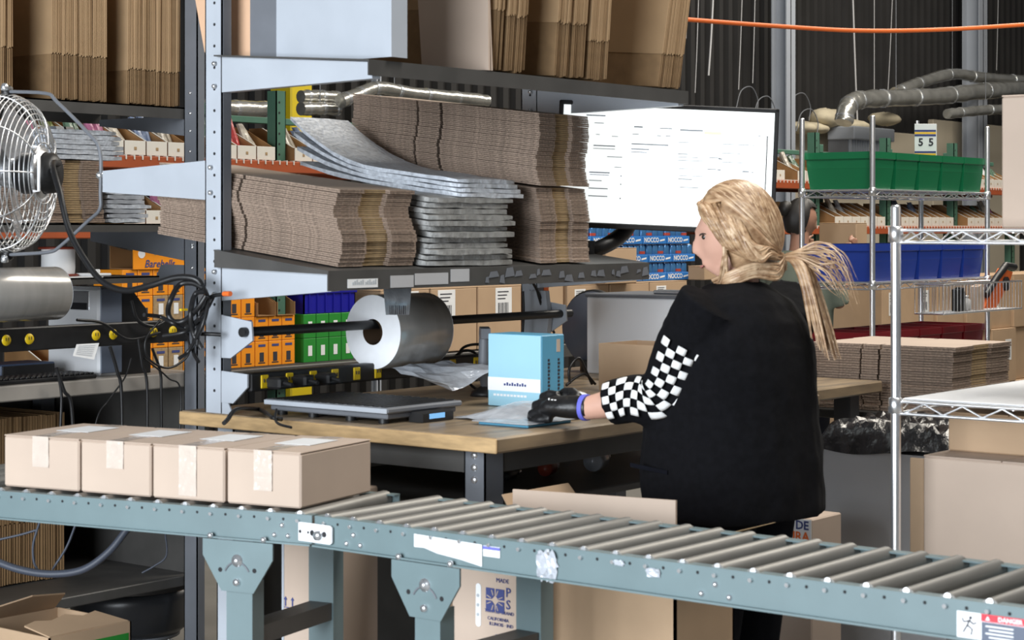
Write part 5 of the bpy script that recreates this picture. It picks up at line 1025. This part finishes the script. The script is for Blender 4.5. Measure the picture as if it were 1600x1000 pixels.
# ================================================================== DUCTS, CABLE, WALL FITTINGS
def duct(label, pts, by, r, seed):
    r2 = random.Random(seed); P = curve_pts([atb(x, y, by) for x, y in pts], 9); b = MB(); b.tube(P, r, 14, [1+.07*r2.uniform(-1, 1) for _ in P]); t = thing('foil_duct', label, 'duct', tuple(P[0])); b.build('duct_wrap', 'duct', t); k = len(P)//2; part(t, 'hanger_wire', 'steel_md', lambda b: b.cyl(P[k], P[k]+Vector((0, 0, 4)), .004, 5))
    for k in range(3, len(P)-1, 7): b = MB(); d = (P[k+1]-P[k]).normalized(); b.cyl(P[k]-d*.01, P[k]+d*.01, r*1.07, 14); b.build('duct_strap', 'silver', t)
duct('long silver foil duct running across the top right', [(1318, 192), (1325, 166), (1345, 156), (1400, 153), (1470, 150), (1540, 142), (1640, 136)], 8.6, .085, 1); duct('thinner silver duct above the long one at top right', [(1398, 146), (1430, 132), (1488, 116), (1540, 122), (1640, 128)], 8.9, .06, 2)
duct('short silver duct seen left of the green rack upright', [(300, 169), (360, 170), (418, 172)], 7.9, .05, 3); duct('silver duct right of the yellow column, upper of two', [(470, 151), (500, 151), (528, 153)], 8.5, .042, 4); duct('silver duct right of the yellow column, lower of two', [(470, 170), (500, 170), (528, 171)], 8.45, .042, 5); duct('foil duct sloping up behind the upper carton stack', [(532, 158), (560, 148), (590, 138), (640, 146), (700, 152), (760, 158)], 8.3, .045, 6)
duct('short dark silver duct at the right behind the beige wall panel', [(1480, 178), (1540, 172), (1600, 170)], 8.3, .05, 8)
def lump(label, c, s, seed):
    r2 = random.Random(seed); b = MB(); n, k = 16, 9; rings = []
    for i in range(k):
        ph = PI*(i+.4)/(k-.2); rings.append([(c[0]+s[0]*math.sin(ph)*math.cos(a)*(1+.16*r2.uniform(-1, 1)), c[1]+s[1]*math.sin(ph)*math.sin(a), c[2]-s[2]*math.cos(ph)*(1+.1*r2.uniform(-1, 1))) for a in [2*PI*j/n for j in range(n)]])
    b.loft(rings); return tag(b.build('insulation_roll', 'cream'), label, 'insulation', 'cream insulation on the wall top')
for i, (x, y, sx, sz) in enumerate(((1292, 184, .27, .09), (1262, 200, .34, .06), (1330, 196, .3, .06), (1382, 186, .24, .07))): q = atb(x, y, 9.25); lump('cream insulation heap on top of the wall panel, %s from the left' % ORD[i], q, (sx, .14, sz), i)
q = atb(1353, 225, 9.1); vb = thing('heater_unit', 'grey louvred heater unit high on the back wall', 'heater', (q.x, q.y, q.z-.2)); part(vb, 'cabinet', 'column', lambda b: b.bbox(q.x-.42, q.x+.42, 9.0, 9.3, q.z+.03, q.z+.16, .01)); part(vb, 'rear_cabinet', 'steel_md', lambda b: b.box(q.x-.40, q.x+.40, 9.08, 9.3, q.z-.2, q.z+.03))
for i in range(16): part(vb, 'louvre', 'column', lambda b: b.box(q.x-.39+i*.05, q.x-.365+i*.05, 9.05, 9.09, q.z-.2, q.z+.03))
q = atb(1530, 200, 9.3); eb = thing('electrical_box', 'grey electrical box with conduits on the beige wall', 'box', (q.x, q.y, q.z)); part(eb, 'box_case', 'column', lambda b: b.bbox(q.x-.13, q.x+.13, 9.28, 9.41, q.z-.06, q.z+.11, .008))
for i in range(4): part(eb, 'conduit', 'column', lambda b: b.cyl((q.x-.07+i*.045, 9.35, q.z-.6), (q.x-.07+i*.045, 9.35, q.z-.06), .014, 8))
P = [at(1066, 30, 7.4), at(1200, 40, 7.5), at(1340, 48, 7.6), at(1480, 46, 7.7), at(1640, 36, 7.8)]
cable('orange_cable', 'bright orange cable sagging across the top right of the room', P, .009, 'orange_c', n=6)
rw = random.Random(2)
for i, (x, y1, dx) in enumerate(((1072, 60, 0), (1092, 145, -6), (1115, 118, -8), (1160, 140, -6), (1180, 130, -4), (1332, 200, 8), (1366, 150, 0), (1560, 110, -3), (1520, 250, 4), (1395, 150, -8))):
    Q = [atb(x, -20, 9.2), atb(x+dx*.5, y1*.5, 9.2), atb(x+dx, y1, 9.2)]; cable('hanging_wire', 'thin wire hanging down the dark back wall, %s of ten' % ORD[i], Q, .009 if i in (2, 5) else .004, 'gplast', 'wire', 'wires on the back wall', 5)
for i, (x, y) in enumerate(((1168, 150), (1195, 165), (1250, 160), (1262, 185))): cable('hanging_wire', 'curly grey wire loop beside the grey column, %s of four' % ORD[i], [atb(x-18, y+20, 9.1), atb(x-10, y-8, 9.1), atb(x+6, y-14, 9.1), atb(x+16, y+6, 9.1), atb(x+14, y+28, 9.1)], .005, 'steel_md', 'wire', 'wire loops by the column', 5)
# ================================================================== PEOPLE
def ellring(c, rx, ry, n=20, ax=(1, 0, 0), ay=(0, 1, 0), sq=0):
    c = Vector(c); ax = Vector(ax); ay = Vector(ay); out = []
    for i in range(n):
        a = 2*PI*i/n; ca, sa = math.cos(a), math.sin(a); k = 1+sq*(abs(ca*sa)*1.2); out.append(c+ax*rx*ca*k+ay*ry*sa*k)
    return out
def limb(b, pts, rad, n=14):
    pts = [Vector(p) for p in pts]; rings = []; prev = None
    for i, p in enumerate(pts):
        t = (pts[min(i+1, len(pts)-1)]-pts[max(i-1, 0)]).normalized()
        a = Vector((1, 0, 0)) if prev is None else prev; a = (a-t*a.dot(t)).normalized(); prev = a; bb = t.cross(a); r = rad[i] if isinstance(rad[i], tuple) else (rad[i], rad[i]); rings.append([p+a*r[0]*math.cos(2*PI*j/n)+bb*r[1]*math.sin(2*PI*j/n) for j in range(n)])
    b.loft(rings); return b
def remesh(o, vox, smooth=6):
    m = o.modifiers.new('remesh', 'REMESH'); m.mode = 'VOXEL'; m.voxel_size = vox; m.use_smooth_shade = True
    s = o.modifiers.new('smooth', 'SMOOTH'); s.iterations = smooth; s.factor = .5
def head_mesh(b, c, yaw, pitch, s=1, seg=40, rings=28):
    """head facing +y before yaw; c = centre of skull"""
    R_ = Matrix.Translation(Vector(c)) @ Matrix.Rotation(yaw, 4, 'Z') @ Matrix.Rotation(pitch, 4, 'X')
    vs_ = []
    G = lambda x, z, cx, cz, wx, wz: math.exp(-((x-cx)/wx)**2-((z-cz)/wz)**2)
    for i in range(rings+1):
        th = PI*i/rings; z = math.cos(th); rr = math.sin(th)
        for j in range(seg):
            a = 2*PI*j/seg; x = rr*math.cos(a); y = rr*math.sin(a)
            X = x*.074; Y = y*.094; Z = z*.112
            if Z < 0: X *= 1-.34*(-z)**1.5; Y = Y*(1-.12*(-z)) if y > 0 else Y*(1-.35*(-z)**1.5)
            if y > 0:
                f = y**1.2; ax = abs(X)
                Y += .023*G(X, Z, 0, -.026, .012, .018)*f+.011*G(X, Z, 0, -.066, .034, .03)*f+.014*G(X, Z, 0, -.005, .009, .03)*f      # nose
                Y += .007*G(X, Z, 0, .028, .05, .012)*f-.009*G(ax, Z, .032, .008, .016, .012)*f     # brow, eye sockets
                Y += .010*G(X, Z, 0, -.060, .022, .007)*f+.009*G(X, Z, 0, -.071, .019, .006)*f-.003*G(X, Z, 0, -.0655, .02, .003)*f  # lips
                Y += .034*G(X, Z, 0, -.096, .030, .022)*f+.006*G(X, Z, 0, -.07, .03, .02)*f+.006*G(ax, Z, .04, -.03, .02, .02)*f      # chin, cheeks
            vs_.append(R_ @ (Vector((X, Y, Z))*s))
    b.add(vs_, [(i*seg+j, (i+1)*seg+j, (i+1)*seg+(j+1) % seg, i*seg+(j+1) % seg) for i in range(rings) for j in range(seg)], True); return R_
# ---- the woman at the bench, facing +y
wx, wy = 4.055, 2.548
woman = thing('person', 'woman with blonde hair in a black cardigan with checkered sleeve packing at the bench', 'person', (wx, wy, 0))
HC = Vector((4.085, 2.535, 1.482)); HY, HP = .50, -.16
b = MB(); HR = head_mesh(b, HC, HY, HP)
limb(b, [(wx, wy-.02, 1.28), (4.070, 2.522, 1.36), (4.082, 2.528, 1.44)], [.07, .052, .052])
b.loft([ellring((wx, wy, z), rx, ry) for z, rx, ry in ((.80, .16, .12), (.95, .17, .13), (1.1, .15, .11), (1.25, .16, .10), (1.34, .12, .08))])
SL, EB, WR = Vector((3.90, 2.50, 1.31)), Vector((3.885, 2.625, 1.095)), Vector((3.85, 2.815, 1.052))
SR, ER, WRr = Vector((4.285, 2.49, 1.31)), Vector((4.33, 2.62, 1.10)), Vector((4.22, 2.86, 1.06))
for S_, E_, W_ in ((SL, EB, WR), (SR, ER, WRr)): limb(b, [S_, S_.lerp(E_, .5), E_, E_.lerp(W_, .4), E_.lerp(W_, .85), W_+(W_-E_).normalized()*.02], [.05, .045, .040, .042, .033, .028])
for sx in (-1, 1): limb(b, [(wx+sx*.09, wy, .88), (wx+sx*.095, wy+.02, .50), (wx+sx*.095, wy-.01, .10), (wx+sx*.095, wy, .03)], [.085, .062, .042, .045])
bd = b.build('body', 'skin', woman); remesh(bd, .0055, 3)
# ear, eye, brow, lips
def on_head(x, y, z): return HR @ Vector((x, y, z))
for sx in (-1, 1):
    e = MB(); e.lathe([(0, .008), (.005, .006), (.007, .002), (.008, -.003)], on_head(sx*.031, .0775, .006), (on_head(sx*.033, .10, .006)-on_head(sx*.031, .07, .006)), 10); e.build('eye', 'eye', woman)
    e = MB(); e.tube([on_head(sx*(.019+.0085*k), .0895-.002*k-.0016*k*k, .012+.003*math.sin(k)) for k in range(4)], .0022, 5); e.build('eyelashes', 'eye', woman)
    e = MB(); e.tube([on_head(sx*(.016+.010*k), .087-.004*k-.0012*k*k, .026+.003*math.sin(k*.9)) for k in range(4)], .0028, 6); e.build('eyebrow', 'hair', woman)
    e = MB(); e.lathe([(0, .004), (.010, .006), (.017, .002), (.019, -.006)], on_head(sx*.072, -.008, -.012), on_head(sx*.1, -.012, -.012)-on_head(sx*.07, -.008, -.012), 12); e.build('ear', 'skin', woman)
e = MB(); e.tube([on_head(x, .0985-.9*x*x*9, -.064-.002*math.cos(x*80)) for x in (-.02, -.012, -.005, 0, .005, .012, .02)], .0045, 8, [.4, .8, 1, .9, 1, .8, .4]); e.build('lips', 'lips', woman)
# hair: skull shell plus many swept locks
def H(x, y, z): return HR @ Vector((x, y, z))
def hairshell(b, RM, front=.55, low=-.5, s=1.0, thick=1.13, seg=44, rings=26):
    vs_ = []; ok = []
    r2 = random.Random(5)
    for i in range(rings+1):
        th = PI*.80*i/rings; z = math.cos(th); rr = math.sin(th)
        for j in range(seg):
            a = 2*PI*j/seg; x = rr*math.cos(a); y = rr*math.sin(a); k = thick+.012*math.sin(a*11+z*3)+.008*r2.uniform(-1, 1)
            vs_.append(RM @ (Vector((x*.078*k, y*.098*k-.004, z*.115*k+.004))*s)); ok.append(not (y > front-.25*max(0, z-.2)+.45*max(0, z-.35) and z < .62) )
    f = [(i*seg+j, (i+1)*seg+j, (i+1)*seg+(j+1) % seg, i*seg+(j+1) % seg) for i in range(rings) for j in range(seg)]
    b.add(vs_, [q for q in f if all(ok[v] for v in q)], True)
def lock(b, ctrl, r, n=5): P = curve_pts(ctrl, 5); k = len(P)-1; b.tube(P, r, n, [max(.12, (1-(i/k)**2.2)*(.55+.45*min(1, i/k*4))) for i in range(k+1)])
def swept(b, n, seed, r0=.0045, r1=.0075):
    r3 = random.Random(seed); EL = lambda v: H(v.x*.090, v.y*.112-.004, v.z*.131+.003); te = Vector((-.1, -.93, -.55)).normalized()
    for i in range(n):
        yy = r3.uniform(-.55, .62); s0 = Vector((r3.uniform(-.10, .06), yy, 1)).normalized(); sd = -1 if r3.random() < .72 else 1
        md = Vector((sd*r3.uniform(.25, 1.15), .25*yy-.25-.3*r3.random(), .55*r3.uniform(-.1, 1.0))).normalized()
        pts = [EL((s0*(1-t)**2+md*2*t*(1-t)*1.25+te*t*t).normalized()) for t in [k/6 for k in range(7)]]; lock(b, pts, r3.uniform(r0, r1))
b = MB(); hairshell(b, HR, .30); hr = b.build('hair', 'hair', woman); so = hr.modifiers.new('thick', 'SOLIDIFY'); so.thickness = .008; so.offset = -1
rh = random.Random(11); hd = woman
def H(x, y, z): return HR @ Vector((x, y, z))
tie = H(-.015, -.105, -.075)
bl = [MB(), MB()]
swept(bl[0], 170, 3); swept(bl[1], 150, 4)
for i in range(150):                                  # locks combed back from parting to the tie, left and right side
    u_ = rh.random(); sx = -1 if i % 5 else 1; az = rh.uniform(-.1, 1.0); st = H(sx*.012*rh.random(), .075*(1-u_*1.4)+.01, .118-.028*(1-u_)**2)
    m1 = H(sx*(.080+.008*rh.random()), .065-.09*u_, .06-.05*u_+rh.uniform(-.01, .01)); m2 = H(sx*(.086+.006*rh.random()), .025-.075*u_, -.015-.04*u_+.02*rh.uniform(-1, 1)); m3 = H(sx*(.065+.01*rh.random()), -.06-.02*u_, -.055+.012*rh.uniform(-1, 1))
    lock(bl[i % 2], [st, m1, m2, m3, tie+Vector((0, 0, rh.uniform(-.012, .012)))], rh.uniform(.005, .009))
for i in range(12):                                   # loose front sweep along the jaw towards the shoulder
    t_ = rh.random(); z0 = rh.uniform(-.02, .02)
    lock(bl[i % 2], [H(-.070, .040+.012*rh.random(), .045+z0), H(-.084, .030, -.015+z0), H(-.086-.01*rh.random(), .03+.01*t_, -.062), H(-.080, .035+.025*t_, -.098-.012*t_), H(-.07, .05+.04*t_, -.120-.02*t_)], rh.uniform(.004, .007))
for i in range(90):                                   # lower hair carried back from the jaw to the tie
    t_ = rh.random(); lock(bl[i % 2], [H(-.060, .075-.02*t_, -.100-.03*t_), H(-.088, .025, -.090-.03*t_), H(-.085, -.03, -.078-.03*t_), H(-.045, -.085, -.085-.04*t_), tie+Vector((0, -.01, rh.uniform(-.03, .012)))], rh.uniform(.005, .009))
for i in range(70):                                   # tail falling down the back
    a = rh.uniform(-1, 1); t_ = rh.random(); lock(bl[i % 2], [tie, tie+Vector((.01*a, -.035-.02*t_, -.012)), tie+Vector((.02*a+.005, -.06-.025*t_, -.06-.02*t_)), tie+Vector((.028*a+.01, -.075-.035*t_, -.13-.03*t_)), tie+Vector((.035*a+.015, -.085-.05*t_, -.19-.06*t_))], rh.uniform(.005, .010))
for i in range(44):                                   # flyaway ends blown backwards
    a = rh.uniform(-1, 1); t_ = rh.random(); up_ = rh.uniform(-.05, .045); lock(bl[i % 2], [tie+Vector((0, .02, 0)), tie+Vector((.01*a, -.04, .008+up_*.2)), tie+Vector((.02*a+.02, -.075-.02*t_, .012*rh.uniform(-1, 1)+up_*.7)), tie+Vector((.03*a+.035, -.10-.05*t_, up_*.9-.02+.015*rh.uniform(-1, 1))), tie+Vector((.035*a+.05, -.12-.06*t_, up_*.8-.05-.05*t_))], rh.uniform(.002, .0042), 4)
for i in range(40):
    lock(bl[i % 2], [H(-.005-.03*rh.random(), .074+.006*rh.random(), .094-.01*rh.random()), H(-.05, .070+.006*rh.random(), .068+.012*rh.uniform(-1, 1)), H(-.080, .048, .035+.015*rh.uniform(-1, 1)), H(-.090, .0, -.02+.02*rh.uniform(-1, 1)), H(-.07, -.06, -.06), tie], rh.uniform(.004, .007))
stuff(bl[0].build('hair_locks', 'hair', hr)); stuff(bl[1].build('pale_hair_locks', 'hair_l', hr))
# cardigan
b = MB(); T = []
for z, rx, ry, dy, dx in ((.795, .238, .205, -.015, .015), (.815, .240, .207, -.015, .015), (.90, .240, .205, -.012, .012), (1.0, .232, .198, -.012, .008), (1.10, .222, .185, -.02, .004), (1.20, .212, .170, -.03, .0), (1.27, .200, .150, -.03, 0), (1.315, .165, .120, -.03, 0), (1.345, .105, .085, -.03, 0), (1.365, .066, .062, -.025, 0)):
    T.append(ellring((wx+dx, wy+dy, z), rx, ry, 28, sq=.10))
b.loft(T)
def sleeve(S_, E_, W_):
    P = curve_pts([S_+Vector((0, -.01, .012)), S_.lerp(E_, .45), E_+Vector((0, -.008, -.006)), E_.lerp(W_, .40), E_.lerp(W_, .72)], 5); n = len(P)-1; return P, [.082-.016*min(1, i/n*2)-.010*max(0, i/n-.5)*2 for i in range(n+1)]
SP, SRad = sleeve(SL, EB, WR)
limb(b, SP, SRad, 18); P2, R2 = sleeve(SR, ER, WRr); limb(b, P2, R2, 18)
cg = b.build('cardigan', 'cloth', woman); remesh(cg, .0075, 4)
dt = bpy.data.textures.new('cloth_folds', 'CLOUDS'); dt.noise_scale = .11; dt.noise_depth = 2
dm = cg.modifiers.new('folds', 'DISPLACE'); dm.texture = dt; dm.strength = .016; dm.mid_level = .5
part(cg, 'pocket_flap', 'cloth_b', lambda b: b.prism([(0, 0), (.10, -.012), (.10, -.022), (0, -.010)], (wx-.238, wy+.12, .93), (.12, -1, 0), (0, 0, 1), (-.004, 0, 0)))
# checkered print following the outside of the left sleeve
b = MB(); seg = 44; k = 0; L_ = [0]
for i in range(1, len(SP)): L_.append(L_[-1]+(SP[i]-SP[i-1]).length)
def sleeve_pt(s, a):
    s = max(0, min(L_[-1]-1e-5, s)); i = max(j for j in range(len(L_)-1) if L_[j] <= s); f = (s-L_[i])/(L_[i+1]-L_[i]); p = SP[i].lerp(SP[i+1], f)
    t = ((SP[min(i+1, len(SP)-1)]-SP[max(i-1, 0)]).normalized()).lerp((SP[min(i+2, len(SP)-1)]-SP[i]).normalized(), f).normalized(); r = SRad[i]+(SRad[i+1]-SRad[i])*f
    out = Vector((-1, -.72, .2)); out = (out-t*out.dot(t)).normalized(); bb = t.cross(out); return p+(out*math.cos(a)+bb*math.sin(a))*(r+.0095)
s = L_[-1]*.27; cell = .0195; row = 0
while s < L_[-1]-.03:
    for c in range(5):
        if (c+row) % 2 == 0:
            a0 = (c-2.5)*.29+.08; a1 = a0+.285; pts = []
            for ii in range(4):
                for jj in range(4):
                    u_, v_ = ii/3, jj/3; q = (abs(u_-.5)*2)**4*(abs(v_-.5)*2)**4*.04; pts.append(sleeve_pt(s+cell*(.5+(u_-.5)*(1-q)), (a0+a1)/2+(a1-a0)*(v_-.5)*(1-q)))
            b.add(pts, [(ii*4+jj, (ii+1)*4+jj, (ii+1)*4+jj+1, ii*4+jj+1) for ii in range(3) for jj in range(3)], True)
    s += cell; row += 1
ck = b.build('checker_print', 'check', cg); so = ck.modifiers.new('thick', 'SOLIDIFY'); so.thickness = .002; so.offset = 0; ck['label'] = 'white checkerboard print on the sleeve'
b = MB()
for sx in (-1, 1): limb(b, [(wx+sx*.09, wy-.01, .90), (wx+sx*.095, wy, .70), (wx+sx*.10, wy+.01, .45), (wx+sx*.10, wy, .06)], [(.125, .14), .115, .09, .075])
tr = b.build('trousers', 'cloth_b', woman); remesh(tr, .01, 4)
for sx in (-1, 1): part(woman, 'shoe', 'black', lambda b: b.loft([ellring((wx+sx*.10, wy+.05, z), rx, ry, 16) for z, rx, ry in ((0.001, .045, .13), (.03, .047, .132), (.06, .042, .10), (.09, .035, .055))]))
# gloved hands
def glove(W_, E_, tip, side, nm, roll=0):
    W_, E_, tip = Vector(W_), Vector(E_), Vector(tip); d = (tip-W_).normalized(); up_ = Vector((0, 0, 1)); lat = d.cross(up_).normalized()*side; up_ = lat.cross(d).normalized()*(1 if side > 0 else -1)
    if up_.z < 0: up_ = -up_
    lat, up_ = lat*math.cos(roll)+up_*math.sin(roll), up_*math.cos(roll)-lat*math.sin(roll)
    b = MB(); f = lambda s, l, h: W_+d*s+lat*l+up_*h
    limb(b, [f(-.02, 0, 0), f(.01, 0, .0), f(.045, 0, .003), f(.085, .002, .004), f(.105, 0, .0)], [(.031, .028), (.033, .030), (.045, .029), (.048, .026), (.042, .019)], 16)
    for k, (l, ln) in enumerate(((-.034, .070), (-.012, .080), (.011, .076), (.032, .060))):
        limb(b, [f(.085, l, .004), f(.085+ln*.50, l*1.1, .006), f(.085+ln*.95, l*1.12, -.006), f(.085+ln*1.2, l*1.1, -.030)], [.0118, .0112, .0104, .0085], 10)
    limb(b, [f(.03, .03*1, -.006), f(.06, .052, -.014), f(.09, .058, -.022), f(.112, .052, -.028)], [.014, .0125, .011, .0085], 10)
    o = b.build(nm, 'glove', woman); remesh(o, .0042, 2); return o, f
GR = 1.0
gl, gf = glove(WR+Vector((-.002, .018, 0)), EB, (3.842, 3.03, 1.040), 1, 'left_glove', GR); glove(WRr, ER, (4.17, 3.03, 1.04), -1, 'right_glove')
part(woman, 'glove_cuff', 'band', lambda b: limb(b, [WR+Vector((-.002, .004, 0)), WR+Vector((-.002, .012, 0)), WR+Vector((-.003, .020, 0))], [.0325, .0335, .0325], 18))
# white print on the back of the near glove
b = MB(); o_ = WR+Vector((-.002, .018, 0))
for i, (dy, dz, h, wv) in enumerate(((.080, .004, .026, .0035), (.070, .010, .010, .006), (.070, -.004, .010, .006), (.060, .010, .009, .006), (.060, -.004, .009, .006))): c = o_+Vector((-.036, dy, dz+.004)); b.bbox(c.x-.003, c.x+.001, c.y-wv/2, c.y+wv/2, c.z-h/2, c.z+h/2, .0006)
stuff(b.build('glove_print', 'check', gl))
# ---- background person facing along the rack
gx, gy = 9.34, 5.385
man = thing('person', 'distant person with dark hair and grey-green shirt behind the blonde woman', 'person', (gx, gy, 0))
HC2 = Vector((9.35, 5.385, 1.545)); b = MB(); H2R = head_mesh(b, HC2, -2.2, -.28, .93, 28, 20)
limb(b, [(gx-.02, gy, 1.28), (gx-.01, gy, 1.38), (gx, gy, 1.47)], [.07, .055, .05]); b.loft([ellring((gx, gy, z), rx, ry) for z, rx, ry in ((.8, .11, .15), (1.0, .10, .15), (1.25, .10, .16), (1.36, .07, .11))])
for sy in (-1, 1):
    limb(b, [(gx, gy+sy*.18, 1.29), (gx+.06, gy+sy*.21, 1.08), (gx+.24, gy+sy*.16, 1.32), (gx+.30, gy+sy*.15, 1.40)], [.045, .038, .03, .032]); limb(b, [(gx, gy+sy*.09, .85), (gx, gy+sy*.09, .48), (gx, gy+sy*.09, .04)], [.08, .06, .045])
    for k in range(4): limb(b, [(gx+.33, gy+sy*(.15), 1.38+.018*k), (gx+.37, gy+sy*.15, 1.378+.018*k), (gx+.395, gy+sy*.135, 1.378+.018*k)], [.010, .009, .007], 8)
    limb(b, [(gx+.31, gy+sy*.14, 1.42), (gx+.34, gy+sy*.13, 1.445), (gx+.37, gy+sy*.125, 1.455)], [.012, .010, .008], 8)
bo = b.build('body', 'skin2', man); remesh(bo, .009, 2)
b = MB(); hairshell(b, H2R, .25, s=.93, thick=1.10); b.lathe([(0, .045), (.03, .036), (.042, 0), (.03, -.036), (0, -.045)], H2R @ Vector((0, -.105, .03)), (0, 0, 1), 14); h2 = b.build('hair', 'hair_d', man)
e = MB(); e.lathe([(0, .004), (.010, .006), (.017, .002), (.019, -.006)], H2R @ Vector((.068, -.008, -.01)), (H2R @ Vector((.1, -.008, -.01)))-(H2R @ Vector((.068, -.008, -.01))), 12); e.build('ear', 'skin2', man)
b = MB(); b.loft([ellring((gx, gy, z), rx, ry, 20) for z, rx, ry in ((.82, .145, .19), (1.0, .145, .195), (1.2, .14, .205), (1.3, .12, .195), (1.37, .075, .11))])
for sy in (-1, 1): limb(b, [(gx, gy+sy*.17, 1.30), (gx+.02, gy+sy*.20, 1.18), (gx+.05, gy+sy*.22, 1.07)], [.07, .065, .06])
st_ = b.build('shirt', 'shirt', man); remesh(st_, .012, 4)
b = MB()
for sy in (-1, 1): limb(b, [(gx, gy+sy*.085, .90), (gx, gy+sy*.09, .5), (gx, gy+sy*.09, .05)], [.12, .09, .07])
o = b.build('trousers', 'cloth_b', man); remesh(o, .014, 3)
for sy in (-1, 1): part(man, 'shoe', 'black', lambda b: b.loft([ellring((gx+.04, gy+sy*.09, z), rx, ry, 14) for z, rx, ry in ((.001, .13, .045), (.04, .12, .045), (.08, .06, .035))]))
hc = plain_carton('kraft carton held by the distant person', (gx+.47, gy-.01, 1.335), .13, .24, .19, 0, 'kraft')
